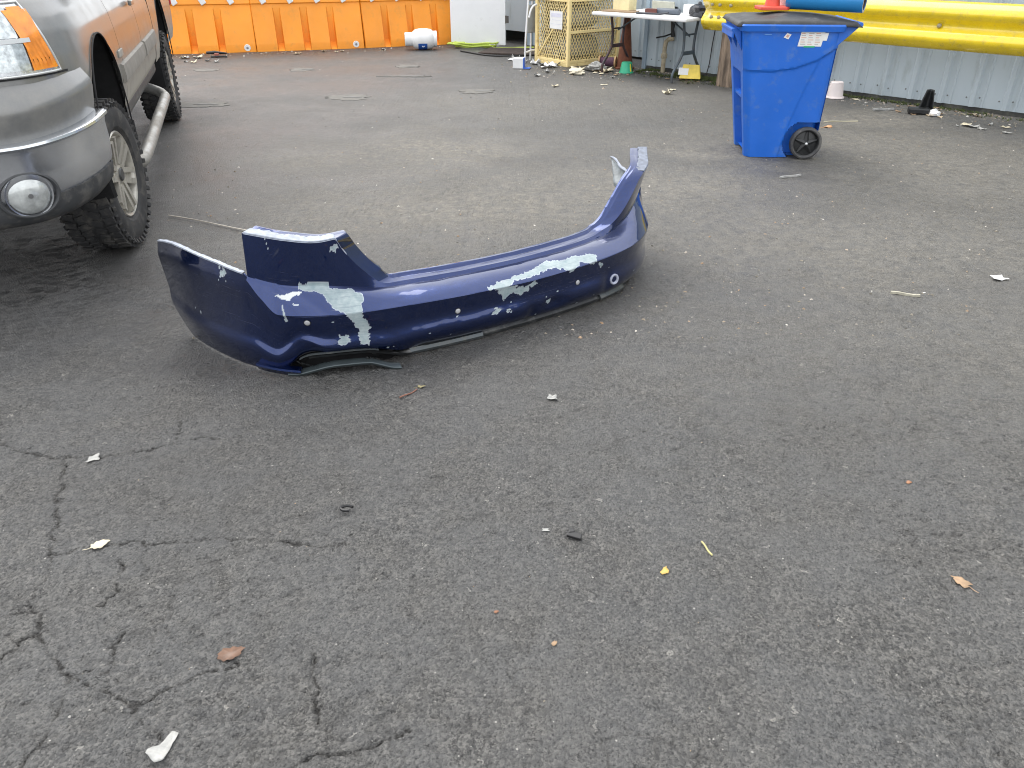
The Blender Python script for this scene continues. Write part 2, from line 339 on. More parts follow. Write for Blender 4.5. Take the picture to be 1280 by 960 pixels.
def lower_shell(ns=640, nv=64):
    """painted face from the foot up to the sharp crease: returns points, s, v"""
    u = np.linspace(0, 1, ns); v = np.linspace(0, 1, nv)
    P = np.zeros((ns, nv, 3)); SS = np.zeros((ns, nv)); VV = np.zeros((ns, nv))
    for i, uu in enumerate(u):
        s0 = uu*3.45
        sig = abs(s0-BMID)
        zt = float(crease(sig))
        zb = float(foot_z(s0)); db = float(foot_d(s0))
        # profile stations (z fraction -> inward offset)
        w = float(np.clip((sig-1.05)/.35, 0, 1))
        zs = np.array([zb, zb+.22*(.105-zb) if zb < .1 else zb+.004, max(.112, zb+.012), .165, max(.215, zt*.82), zt])
        ds = np.array([db, db*.55+.004, .002, .011*(1-w)+.010*w, .005*(1-w)+.012*w, 0.0+.03*w])
        zz = zb+(zt-zb)*v
        dd = bsmooth(zz, zs, ds)
        # the wheel arch cuts both ends on a slant
        sl = np.interp(zz, [0,.03,.08,.126,.272,.36,.45], [.30,.25,.20,.155,.088,.05,.03])
        ss = np.where(s0 < BMID, sl+(s0/BMID)*(BMID-sl), s0)
        ss = np.where(s0 >= BMID, BMID+(s0-BMID)/(3.45-BMID)*(3.45-sl*.5-BMID), ss)
        # recompute tables at the moved station
        sg = np.abs(ss-BMID); zt2 = crease(sg); zb2 = foot_z(ss)
        zz = zb2+(zt2-zb2)*v
        P[i] = bplace(ss, dd, zz); P[i, :, 2] = zz
        SS[i] = ss; VV[i] = v
    return P, SS, VV

def upper_shell(ns=520):
    """shelf above the crease, ear beside the lamp, rolled lip: rows 1..7"""
    lim = 1.205
    u = np.linspace(-lim, lim, ns)
    nseg = [36, 30, 16, 5, 4, 4]
    rows_v = [1.0]
    P = []; SS = []; VV = []
    for uu in u:
        sig = abs(uu); s = BMID+uu
        ear = float(np.clip((sig-.62)/.16, 0, 1)) if uu < 0 else float(np.clip((sig-.50)/.30, 0, 1))
        fl = .045*float(np.clip((sig-.55)/.45, 0, 1))**2 if uu > 0 else 0.   # the far ear is bent outwards
        pts = [(0.0, float(crease(sig))),
               (float(shelf_d(sig)), float(shelf_z(sig))),
               (float(top_d(sig))-fl, float(top_z(sig, uu > 0))),
               (float(top_d(sig))-fl+.034+.026*ear, float(top_z(sig, uu > 0))+.004-.006*ear),
               (float(top_d(sig))-fl+.046+.034*ear, float(top_z(sig, uu > 0))+.016-.016*ear),
               (float(top_d(sig))-fl+.058+.034*ear, float(top_z(sig, uu > 0))+.017-.018*ear),
               (float(top_d(sig))-fl+.060+.034*ear, float(top_z(sig, uu > 0))-.018-.03*ear)]
        row = []; vs = []
        for k in range(6):
            a, b = pts[k], pts[k+1]
            for t in np.linspace(0, 1, nseg[k], endpoint=False):
                bulge = (.012*math.sin(math.pi*t) if k == 0 else 0)*(1 if sig < 1.1 else max(0, (1.22-sig)/.12))
                row.append((a[0]+(b[0]-a[0])*t, a[1]+(b[1]-a[1])*t+bulge)); vs.append(1+k+t)
        row.append(pts[-1]); vs.append(7.0)
        row = np.array(row); vs_ = np.array(vs)
        ds = -np.sign(uu)*.062*float(np.clip((sig-(.57 if uu < 0 else .50))/(.14 if uu < 0 else .26), 0, 1))*float(np.clip((1.12-sig)/.3, 0, 1))*np.clip((vs_-3)/1.0, 0, 1)   # the return flange flares towards the opening
        P.append(bplace(s+ds, row[:, 0], row[:, 1])); SS.append(np.full(len(row), s)); VV.append(vs)
    return np.array(P), np.array(SS), np.array(VV)

PATCHES = [
    [(1.012, 2.033), (1.061, 2.1), (1.097, 2.067), (1.139, 2.067), (1.145, 1.861), (1.224, 1.861), (1.272, 1.528), (1.248, 1.083), (1.245, 0.898), (1.277, 0.633), (1.262, 0.143), (1.228, 0.163), (1.231, 0.531), (1.184, 1.0), (1.145, 1.139), (1.109, 1.667), (1.055, 1.75), (1.012, 1.861)],
    [(0.922, 1.528), (0.976, 1.694), (1.024, 1.75), (1.018, 1.667), (0.982, 1.528), (0.976, 1.417), (0.946, 1.444)],
    [(0.988, 1.333), (1.012, 1.333), (1.012, 1.278), (0.994, 1.278)],
    [(1.153, 0.429), (1.179, 0.388), (1.193, 0.204), (1.146, 0.184)],
    [(1.157, 2.833), (1.199, 2.933), (1.193, 2.8), (1.175, 2.733), (1.157, 2.8)],
    [(0.651, 0.939), (0.692, 0.959), (0.703, 0.918), (0.681, 0.878), (0.654, 0.898)],
    [(1.785, 1.111), (1.876, 1.222), (1.93, 1.25), (2.003, 1.333), (2.081, 1.472), (2.136, 1.583), (2.178, 1.5), (2.22, 1.417), (2.287, 1.472), (2.335, 1.361), (2.365, 1.361), (2.401, 1.194), (2.371, 1.0), (2.34, 0.98), (2.299, 1.139), (2.269, 1.083), (2.24, 0.959), (2.215, 0.898), (2.19, 1.111), (2.142, 1.25), (2.069, 1.194), (1.997, 1.139), (1.924, 1.139), (1.893, 0.98), (1.835, 0.959), (1.791, 1.028)],
    [(1.835, 0.939), (1.884, 0.98), (1.967, 0.898), (2.024, 0.959), (2.04, 0.898), (1.999, 0.857), (1.991, 0.776), (1.951, 0.735), (1.918, 0.816), (1.862, 0.694), (1.853, 0.816)],
    [(1.8, 0.469), (1.831, 0.551), (1.848, 0.49), (1.832, 0.449), (1.809, 0.429)],
    [(1.88, 0.49), (1.904, 0.469), (1.905, 0.429), (1.88, 0.449)],
    [(2.089, 0.449), (2.114, 0.469), (2.113, 0.347), (2.097, 0.347)],
    [(2.39, 0.939), (2.423, 0.918), (2.413, 0.796), (2.405, 0.816)],
    [(0.891, 3.438), (0.897, 3.375), (0.916, 2.7), (0.916, 2.7)],
    [(0.946, 1.361), (0.946, 1.361), (0.962, 0.898), (0.953, 0.878)],
]
def inpoly(x, y, poly):
    c = np.zeros(x.shape, bool); n = len(poly)
    for i in range(n):
        x1, y1 = poly[i]; x2, y2 = poly[(i+1) % n]
        if y1 == y2: continue
        c ^= ((y1 > y) != (y2 > y)) & (x < (x2-x1)*(y-y1)/(y2-y1)+x1)
    return c
def paint_mask(SS, VV):
    m = np.zeros(SS.shape); lum = np.zeros(SS.shape)
    vv = np.where(VV <= 1, VV*.25, .25+(VV-1)*.13)
    sx = SS+(fbm(SS*70, vv*70, 4, 70)-.5)*.026; sv = VV+(fbm(SS*70+40, vv*70, 4, 71)-.5)*.15
    for k, pl in enumerate(PATCHES):
        thin = k >= 12
        h = inpoly(SS if thin else sx, VV if thin else sv, pl); m = np.maximum(m, h*1.)
        if k in (1, 2): lum = np.maximum(lum, h*1.)
    # little stone chips scattered over the skin
    g = _rng.random((20, 4))
    for a, b, c_, d in g:
        s0 = .15+a*2.7; v0 = b*1.1; r = .0013+.0030*c_**3
        sel_ = (np.abs(SS-s0) < r*1.5) & (np.abs(VV-v0)*.25 < r*(1+d))
        m = np.where(sel_, 1, m)
    return m, lum
def bumper_paint():
    m = bpy.data.materials.new('blue_metallic_paint'); t, N, L, p = nodes(m); v = objco(t)
    fl = ramp(t, noise(t, 900, 2, .5, v), .35, .7, (.0026, .0140, .078), (.0054, .0265, .130))
    scr = ramp(t, noise(t, 26, 7, .72, objco(t, (1, 1, 3.2)), 1.4), .60, .70)
    zone = ramp(t, noise(t, 2.6, 3, .5, v), .46, .62)
    su = N.new('ShaderNodeAttribute'); su.attribute_name = 'suv'
    mp = N.new('ShaderNodeMapping'); mp.inputs['Scale'].default_value = (7, 210, 1); mp.inputs['Rotation'].default_value = (0, 0, .12); L.new(su.outputs['Vector'], mp.inputs['Vector'])
    lines = ramp(t, noise(t, 1.0, 4, .75, mp.outputs['Vector'], .6), .615, .66)
    hit = math_(t, 'MULTIPLY', lines, attr(t, 'scuff'), True)
    scuff = math_(t, 'ADD', math_(t, 'MULTIPLY', math_(t, 'MULTIPLY', scr, zone), .05), math_(t, 'MULTIPLY', hit, .7), True)
    c = mix(t, scuff, fl, (.22, .22, .25))
    pr = attr(t, 'primer'); lu = attr(t, 'bright')
    prc = ramp(t, noise(t, 24, 5, .7, v), .3, .7, (.19, .255, .275), (.36, .415, .42)); prc = mix(t, math_(t, 'MULTIPLY', ramp(t, noise(t, 1.0, 3, .7, mp.outputs['Vector']), .52, .60), .35), prc, (.10, .13, .17))
    prc = mix(t, lu, prc, (.62, .64, .64))
    c = mix(t, pr, c, prc)
    edge = math_(t, 'MULTIPLY', math_(t, 'MULTIPLY', pr, math_(t, 'SUBTRACT', 1.0, pr)), 2.6, True); c = mix(t, edge, c, (.48, .52, .55)); L.new(c, p.inputs['Base Color'])
    rr = mix(t, pr, ramp(t, noise(t, 4, 5, .6, v), .3, .75, (.16, .16, .16), (.27, .27, .27)), (.55, .55, .55)); rr = mix(t, scuff, rr, (.6, .6, .6)); L.new(rr, p.inputs['Roughness'])
    L.new(math_(t, 'MULTIPLY', math_(t, 'SUBTRACT', 1.0, pr), .88), p.inputs['Metallic'])
    L.new(math_(t, 'MULTIPLY', math_(t, 'SUBTRACT', 1.0, pr), 1.0), p.inputs['Coat Weight']); p.inputs['Coat Roughness'].default_value = .035; p.inputs['Coat IOR'].default_value = 1.52
    b = N.new('ShaderNodeBump'); b.inputs['Strength'].default_value = .5; b.inputs['Distance'].default_value = .0012
    L.new(math_(t, 'ADD', math_(t, 'MULTIPLY', pr, -1.0), math_(t, 'MULTIPLY', noise(t, 160, 4, .6, v), .12)), b.inputs['Height']); L.new(b.outputs['Normal'], p.inputs['Normal'])
    return m
PAINT = bumper_paint()
BLACKP = pm('black_plastic', (.012, .013, .014), .38, var=.3, vs=20, dirt=(.06, .058, .052), damt=.2, dsc=22)
SATIN = pm('satin_grey_trim', (.075, .085, .09), .33, metal=.5, var=.12, dirt=(.16, .155, .14), damt=.3, dsc=25)
WHITEBREAK = pm('broken_plastic_edge', (.30, .33, .39), .5, var=.25, vs=40)
brk = thing('bumper_cover', 'scraped dark blue car bumper cover lying on the asphalt, torn at its corner', 'car bumper', (-.1, 2.96, 0))
ORG = np.array([-.1, 2.96, 0])
def shell(name, P, SS, VV, flip=False, keep=None):
    a, b = P.shape[:2]; idx = np.arange(a*b).reshape(a, b)
    q = np.stack([idx[:-1, :-1], idx[1:, :-1], idx[1:, 1:], idx[:-1, 1:]], -1).reshape(-1, 4)
    me = bpy.data.meshes.new(name); me.from_pydata((P.reshape(-1, 3)-ORG).tolist(), [], q.tolist())
    m, lu = paint_mask(SS, VV)
    me.attributes.new('primer', 'FLOAT', 'POINT').data.foreach_set('value', m.ravel().astype(np.float32))
    me.attributes.new('bright', 'FLOAT', 'POINT').data.foreach_set('value', lu.ravel().astype(np.float32))
    vv_ = np.where(VV <= 1, VV*.25, .25+(VV-1)*.13); sc_ = np.zeros(SS.shape)
    for s0, v0, rs, rv, k_ in ((1.2, .2, .10, .08, .8), (2.05, .19, .22, .07, 1.), (2.3, .17, .18, .06, .7), (.68, .17, .24, .10, .55), (1.0, .12, .12, .07, .6), (2.1, .30, .25, .05, .5), (1.55, .13, .3, .05, .3), (.95, .40, .08, .1, .4)): sc_ = np.maximum(sc_, k_*np.exp(-((SS-s0)/rs)**2-((vv_-v0)/rv)**2))
    me.attributes.new('scuff', 'FLOAT', 'POINT').data.foreach_set('value', sc_.ravel().astype(np.float32))
    me.attributes.new('suv', 'FLOAT_VECTOR', 'POINT').data.foreach_set('vector', np.stack([SS, vv_, 0*SS], -1).ravel().astype(np.float32))
    o = link(name, me, PAINT, brk); me.materials.append(BLACKP); shade(me, 28)
    sm = o.modifiers.new('thick', 'SOLIDIFY'); sm.thickness = .0035; sm.offset = -1; sm.material_offset = 1; sm.use_quality_normals = True; sm.material_offset_rim = 0
    return o
P1, S1, V1 = lower_shell(800, 80)
# shallow dents where it was hit
def dent(P, s0, v0, rs, rv, dep, SS, VV):
    g = np.exp(-((SS-s0)/rs)**2-((VV-v0)/rv)**2); nx = np.interp(SS, BS, BN[:, 0]); ny = np.interp(SS, BS, BN[:, 1])
    P[..., 0] += nx*g*dep; P[..., 1] += ny*g*dep
for a in ((2.13, .33, .07, .16, .016), (2.02, .25, .03, .2, .010), (2.47, .40, .035, .2, .012), (.70, .62, .22, .3, .010), (.98, .35, .06, .2, .008)): dent(P1, *a, S1, V1)
P1[..., :] += (fbm(S1*9, V1*3, 3, 77)-.5)[..., None]*.004*np.array([0, 1, 0])
shell('painted_face', P1, S1, V1)
P2, S2, V2 = upper_shell(760)
P2 += (fbm(S2*8, V2*2, 3, 78)-.5)[..., None]*.003*np.array([0, 0, 1])
shell('shelf_and_lip', P2, S2, V2)
def along(s0, s1, d, z, n=40, fz=None, fd=None):
    s = np.linspace(s0, s1, n); return [tuple(q-ORG) for q in bplace(s, (fd(s) if fd else np.full(n, d)), (fz(s) if fz else np.full(n, z)))]
def strip(name, s0, s1, prof, mat, n=70, zf=None, smooth=30):
    """a strip whose cross-section prof [(d, z), ...] runs along the bumper; closed loop"""
    s = np.linspace(s0, s1, n); off = zf(s) if zf else np.zeros(n)
    ring = [bplace(s, np.full(n, d), np.full(n, z)+off)-ORG for d, z in prof]
    P = np.stack(ring+[ring[0]], 1); m = MB(); m.grid(P); k = len(prof); b = len(m.v)
    m.f += [tuple(range(k))[::-1], tuple((n-1)*(k+1)+i for i in range(k))]
    return m.build(name, mat, brk, smooth)
# broken white edges of the upper ears and the wing
for s0, s1 in ((BMID-1.20, BMID-.80), (BMID+.95, BMID+1.20)):
    n = 90; s = np.linspace(s0, s1, n); sg = np.abs(s-BMID); jag = (fbm(s*60, s*3, 3, 80)-.5)*.018; tz = top_z(sg, s0 > BMID)
    fl = .045*np.clip((s-BMID-.55)/.45, 0, 1)**2
    Pq = np.stack([bplace(s, top_d(sg)-fl-.001, tz-.003), bplace(s, top_d(sg)-fl+.002, tz+.004), bplace(s, top_d(sg)-fl+.05+jag, tz+.006+jag*.4), bplace(s, top_d(sg)-fl+.05+jag, tz+.002+jag*.4)], 1)-ORG
    m = MB(); m.grid(Pq); m.build('broken_flange', WHITEBREAK if s0 < BMID else pm('greyed_break', (.15, .17, .215), .5, var=.35, vs=45), brk, 35)
n = 80; s = np.linspace(.052, .80, n); zt = crease(np.abs(s-BMID)); jag = (fbm(s*70, s*0, 3, 81)-.5)*.006
w_ = np.clip((np.abs(s-BMID)-1.05)/.35, 0, 1)*.03
m = MB(); m.grid(np.stack([bplace(s, w_-.001, zt-.004), bplace(s, w_-.001, zt+.0022+jag*.2), bplace(s, w_+.014+jag, zt+.0035+jag*.3), bplace(s, w_+.014+jag, zt-.004)], 1)-ORG); m.build('broken_flange', WHITEBREAK, brk, 35)
# inner reinforcement behind the far ear: grey moulding with a torn pale rib
q0, q1, q2 = np.array([.515, 4.03, .525]), np.array([.515, 3.86, .425]), np.array([.61, 3.77, .470])
m = MB(); n = 9; P = np.zeros((n, n, 3))
for i, u in enumerate(np.linspace(0, 1, n)):
    for j, v in enumerate(np.linspace(0, 1, n)): P[i, j] = q0*(1-u)+(q1*(1-v)+q2*v)*u+np.array([.01, .0, -.012])*math.sin(math.pi*v)*u
m.grid(P-ORG); o = m.build('inner_bracket', pm('grey_moulding', (.17, .19, .20), .5, var=.4, vs=30), brk, 40); so_ = o.modifiers.new('t', 'SOLIDIFY'); so_.thickness = .004
m = MB(); m.tube([tuple(q0+(q2-q0)*t_+np.array([.004*math.sin(9*t_), 0, .006+.004*math.sin(t_*13)])-ORG) for t_ in np.linspace(-.04, 1, 12)], [.002, .005, .007, .006, .008, .007, .009, .007, .008, .009, .007, .005], 7); m.build('torn_rib', WHITEBREAK, brk, 50)
# black lower diffuser, recessed behind the painted foot
strip('lower_diffuser', 1.40, 3.05, [(.050, .034), (.10, .034), (.12, .008), (.060, .004)], BLACKP, 90)
strip('diffuser_lip', 1.02, 1.44, [(.016, -.018), (.070, -.014), (.070, -.026), (.020, -.028)], BLACKP, 50, lambda s: foot_z(s)+.004)
strip('chrome_line', .985, 1.30, [(.006, .0), (.013, .0), (.013, -.006), (.006, -.006)], SATIN, 40, lambda s: foot_z(s)+.001)
strip('chrome_line', 1.28, 2.35, [(.034, .050), (.040, .049), (.040, .044), (.034, .044)], BLACKP, 60)
# bright satin strip along the foot
strip('satin_strip', 1.44, 2.52, [(.045, .022), (.052, .030), (.075, .028), (.075, .010), (.050, .006)], pm('scuffed_grey_strip', (.026, .028, .030), .34, metal=.2, var=.35, vs=12, dirt=(.2, .2, .19), damt=.3, dsc=18), 80)
strip('satin_strip', 1.44, 1.78, [(.036, .018), (.044, .030), (.051, .031), (.051, .010), (.040, .006)], SATIN, 40)
strip('satin_strip', 2.46, 2.66, [(.034, .022), (.042, .036), (.051, .037), (.051, .014), (.038, .012)], SATIN, 24)
# corner recess with the blade beneath it
strip('corner_blade', .80, .985, [(-.006, .022), (-.004, .030), (.030, .030), (.040, .004), (.010, -.002)], PAINT, 26, lambda s: np.interp(s, [.80, .985], [.012, -.004]))
m = MB(); s = np.linspace(.90, 1.44, 40); fz_ = foot_z(s)
m.grid(np.stack([bplace(s, foot_d(s)+.004, fz_+.006), bplace(s, .07+0*s, fz_+.006), bplace(s, .115+0*s, np.maximum(fz_*.6, .01)), bplace(s, .09+0*s, .004+0*s), bplace(s, .05+0*s, -.001+0*s)], 1)-ORG); m.build('corner_recess', pm('recess_black', (.007, .007, .008), .95, var=.3), brk, 25)
for k in range(3):
    q = bplace(np.array([.965+.02*k, .985+.025*k]), np.array([.03, .05]), np.array([.052-.008*k, .022-.004*k]))-ORG
    m = MB(); m.bar(q[0], q[1], .006, .004); m.build('recess_rib', BLACKP, brk)
# the sprung satin trim hanging loose in front of the recess
s = np.linspace(.93, 1.37, 34); zz = bsmooth(s, [.93, .98, 1.04, 1.09, 1.14, 1.26, 1.30, 1.34, 1.37], [.008, .012, .028, .040, .044, .038, .026, .013, .011]); dd = np.interp(s, [.93, 1.1, 1.26, 1.37], [.004, -.008, -.02, -.060])
m = MB(); m.grid(np.stack([bplace(s, dd+.002, zz-.012), bplace(s, dd-.002, zz-.003), bplace(s, dd+.0, zz), bplace(s, dd+.016, zz+.006), bplace(s, dd+.034, zz+.004), bplace(s, dd+.034, zz-.010), bplace(s, dd+.002, zz-.012)], 1)-ORG); m.build('loose_trim', pm('loose_trim_grey', (.06, .075, .08), .34, metal=.5, var=.15), brk, 30)
m = MB()
for k in range(4):
    q = bplace(np.array([1.25+.012*k]), np.array([.004]), np.array([.046-.004*k]))[0]-ORG; m.box(q, (.007, .010, .012), rotz(.5))
m.build('trim_clip', BLACKP, brk, None, .001)
# parking sensor holes
def surf(s, v):
    i, j = np.unravel_index(np.argmin((S1-s)**2+(V1-v)**2*.06), S1.shape); p0 = P1[i, j]
    tu = P1[min(i+2, P1.shape[0]-1), j]-P1[i-2, j]; tv = P1[i, min(j+2, P1.shape[1]-1)]-P1[i, j-2]; nn = np.cross(tv, tu); nn /= np.linalg.norm(nn)
    if nn[1] > 0: nn = -nn
    return p0-ORG, Vector(nn)
for s_, v_ in ((1.036, .83), (1.652, .673), (2.27, .633)):
    q, nn = surf(s_, v_); M = nn.to_track_quat('Z', 'Y').to_matrix()
    m = MB(); m.lathe([(.0001, .0045), (.006, .0042), (.0098, .003), (.0115, .0006), (.0118, -.004)], q, M, 20); sn = m.build('parking_sensor', pm('sensor_face', (.36, .36, .37), .45), brk, 40)
    m = MB(); m.lathe([(.0118, -.003), (.0118, .0014), (.0135, .0016), (.0140, -.003)], q, M, 20); m.build('bezel', BLACKP, sn, 40)
q, nn = surf(2.512, .408); M = nn.to_track_quat('Z', 'Y').to_matrix()
m = MB(); m.lathe([(.008, -.012), (.017, .004), (.023, .006), (.026, .002), (.026, -.004)], q, M, 24); o = m.build('torn_sensor_hole', pm('torn_ring', (.36, .38, .46), .4, var=.35, vs=50), brk, 40)
m = MB(); m.lathe([(.0001, -.004), (.016, -.002)], q, M, 20); m.build('hole', pm('hole_dark', (.01, .01, .011), .9), o, 40)

# ================================================================== pickup truck (front towards the camera, its left side in view)
# local axes: +x the visible side, +y towards the tail, z up; origin under the middle of the front axle
TL = Vector((-3.063, 3.937, 0)); TRZ = R(17.43)
truck = thing('pickup_truck', 'dusty grey pickup truck with chrome front bumper parked at the left', 'pickup truck', TL, TRZ)
def truck_paint():
    m = bpy.data.materials.new('grey_truck_paint'); t, N, L, p = nodes(m); v = objco(t)
    c = ramp(t, noise(t, 500, 2, .5, v), .3, .7, (.115, .120, .122), (.150, .155, .156))
    sx = N.new('ShaderNodeSeparateXYZ'); L.new(v, sx.inputs[0])
    low = ramp(t, math_(t, 'ADD', sx.outputs['Z'], math_(t, 'MULTIPLY', math_(t, 'SUBTRACT', noise(t, 5, 5, .65, v), .5), .25)), .66, 1.26, (1, 1, 1), (.0, .0, .0))
    side = ramp(t, math_(t, 'ADD', math_(t, 'MULTIPLY', sx.outputs['Y'], .5), .35), .2, .75)
    d = math_(t, 'MULTIPLY', math_(t, 'MULTIPLY', low, side), .85)
    film = math_(t, 'MULTIPLY', ramp(t, noise(t, 9, 6, .7, v), .25, .7), .34); d = math_(t, 'ADD', d, film, True)
    c = mix(t, d, c, (.36, .335, .29)); L.new(c, p.inputs['Base Color'])
    L.new(mix(t, d, (.28, .28, .28), (.8, .8, .8)), p.inputs['Roughness'])
    p.inputs['Metallic'].default_value = .25
    L.new(math_(t, 'SUBTRACT', 1.0, math_(t, 'MULTIPLY', d, 1.1), True), p.inputs['Coat Weight']); p.inputs['Coat Roughness'].default_value = .16
    return m
TP = truck_paint()
CHROME = pm('dull_chrome', (.60, .62, .65), .17, metal=.9, var=.10, vs=4, dirt=(.36, .355, .34), damt=.10, dsc=3)
RUBBER = pm('tyre_rubber', (.028, .028, .029), .78, var=.25, vs=12, dirt=(.13, .12, .105), damt=.30, dsc=14, bmp=.0015, bsc=90)
ALLOY = pm('dusty_alloy', (.50, .48, .43), .38, metal=.65, var=.12, vs=9, dirt=(.22, .20, .16), damt=.3, dsc=16)
DARK = pm('dark_liner', (.012, .012, .013), .85, var=.3)
CLEAR = bpy.data.materials.new('clear_lens'); _t, _N, _L, _p = nodes(CLEAR)
_p.inputs['Base Color'].default_value = (.9, .93, .95, 1); _p.inputs['Roughness'].default_value = .06; _p.inputs['Transmission Weight'].default_value = .9; _p.inputs['IOR'].default_value = 1.25
GLASS = pm('dark_glass', (.012, .014, .016), .04, var=.1, coat=1)
LAMPIN = pm('lamp_reflector', (.62, .64, .66), .22, metal=.85, var=.25, vs=30)
AMBER = pm('amber_lens', (.85, .26, .02), .16, var=.25, vs=26, coat=.6)
GREYPL = pm('grey_plastic', (.045, .047, .05), .55, var=.2, vs=10, dirt=(.16, .15, .135), damt=.35, dsc=14)

TPLAN = [(0, -.90), (.25, -.895), (.48, -.875), (.66, -.83), (.80, -.745), (.895, -.62), (.955, -.47), (.985, -.32), (1.0, -.12), (1.006, .2), (1.008, .6), (1.01, 1.1), (1.01, 1.7), (1.01, 2.2), (1.005, 2.78)]
TC = catmull(TPLAN, 24); TS = np.concatenate([[0], np.cumsum(np.linalg.norm(np.diff(TC, axis=0), axis=1))])
TT = np.gradient(TC, axis=0); TT /= np.linalg.norm(TT, axis=1)[:, None]; TN = np.stack([-TT[:, 1], TT[:, 0]], 1)   # inward
def tpl(s, d, z): return np.stack([np.interp(s, TS, TC[:, 0])+np.interp(s, TS, TN[:, 0])*d, np.interp(s, TS, TC[:, 1])+np.interp(s, TS, TN[:, 1])*d, np.broadcast_to(z, np.shape(s))], -1)
s_at_y = lambda y: float(np.interp(y, TC[:, 1], TS))
ZP = [.56, .60, .66, .74, .84, .95, 1.06, 1.15, 1.22, 1.28, 1.325, 1.36]; DP = [.11, .055, .022, .008, .0, .0, .008, .022, .045, .080, .130, .20]
def mirror(P): Q = P.copy(); Q[..., 0] *= -1; return Q
ARCH = [(.08, .585, .50), (3.67, .585, .50)]
def arch_cut(V, F, arches):
    """remove the faces inside the wheel arches and pull the rim onto the circle"""
    V = np.array(V); keep = []
    ins = np.zeros(len(V), bool)
    for cy, cz, r in arches: ins |= (np.hypot(V[:, 1]-cy, V[:, 2]-cz) < r)
    for f in F:
        c_ = V[list(f)].mean(0)
        if not any(math.hypot(c_[1]-cy, c_[2]-cz) < r for cy, cz, r in arches): keep.append(f)
    used = {i for f in keep for i in f}; cnt = {}
    for f in F:
        for i in f: cnt[i] = cnt.get(i, 0)+1
    kc = {}
    for f in keep:
        for i in f: kc[i] = kc.get(i, 0)+1
    for i in used:
        if kc[i] < cnt[i]:
            for cy, cz, r in arches:
                dy, dz = V[i, 1]-cy, V[i, 2]-cz; l = math.hypot(dy, dz)
                if abs(l-r) < .06: V[i, 1] = cy+dy/l*r; V[i, 2] = cz+dz/l*r
    return V.tolist(), keep
def side_shell(name, s0, s1, zlo, ztop_close, ns, parent=truck, mat=TP, zs=None):
    s = np.linspace(s0, s1, ns); z = np.linspace(zlo, 1.36, 56) if zs is None else zs
    P = np.zeros((ns, len(z), 3))
    for j, q in enumerate(z): P[:, j] = tpl(s, np.full(ns, np.interp(q, ZP, DP)), q)
    m = MB(); m.grid(P)
    m.v, m.f = arch_cut(m.v, m.f, ARCH)
    b = MB(); b.v = m.v; b.f = m.f
    MB().add(b.v, b.f).build(name, mat, parent, 30, recalc=False)
    MB().add([(-x, y, z_) for x, y, z_ in b.v], [f[::-1] for f in b.f]).build(name, mat, parent, 30, recalc=False)
sF = s_at_y(.70)                                   # back edge of the front fender
# fenders with the nose behind the bumper
side_shell('fender', .0, sF-.003, .60, False, 150)
# doors: front and rear half door, thin dark shut lines between
sD1 = s_at_y(1.80)
side_shell('front_door', sF+.003, sD1-.003, .60, False, 70)
side_shell('rear_door', sD1+.003, TS[-1]-.003, .60, False, 60)
# hood: from the fender tops to the crown
hs = np.linspace(0, s_at_y(.55), 70); rows = []
for f, z in ((0, 1.362), (.06, 1.378), (.18, 1.40), (.4, 1.415), (.7, 1.43), (1., 1.435)):
    a = tpl(hs, np.full(len(hs), .20), 1.36); a[:, 0] *= (1-f); yy = np.maximum(a[:, 1], -.70)
    a[:, 1] = a[:, 1]*(1-f)+(np.clip((a[:, 1]+.70)/.25, 0, 1)*a[:, 1]+(1-np.clip((a[:, 1]+.70)/.25, 0, 1))*(-.70))*f
    a[:, 2] = z-.05*np.clip((-.25-a[:, 1])/.5, 0, 1)*f; rows.append(a)
Ph = np.stack(rows, 1); m = MB(); m.grid(Ph); m.grid(mirror(Ph)); m.build('hood', TP, truck, 40)
# wheel arch liners and lips
for cy, cz, r in ARCH:
    for sx in (1, -1):
        a = np.linspace(R(-25), R(205), 40)
        P = np.stack([np.stack([np.full(40, sx*x), cy+np.cos(a)*rr, cz+np.sin(a)*rr], -1) for x, rr in ((.985, r+.004), (.97, r+.02), (.55, r+.02))], 1); m = MB(); m.grid(P)
        m.add([(sx*.55, cy+math.cos(q)*r*1.02, cz+math.sin(q)*r*1.02) for q in a], [tuple(range(40))]); m.build('wheel_arch_liner', DARK, truck, 40)
        a2 = np.linspace(R(-8), R(188), 40); xx = .986 if cy < 1 else .99
        m = MB(); m.tube([(sx*(xx+.012), cy+math.cos(q)*(r+.004), cz+math.sin(q)*(r+.004)) for q in a2], .0045, 6); m.build('wheel_arch_lip', DARK, truck, 60)
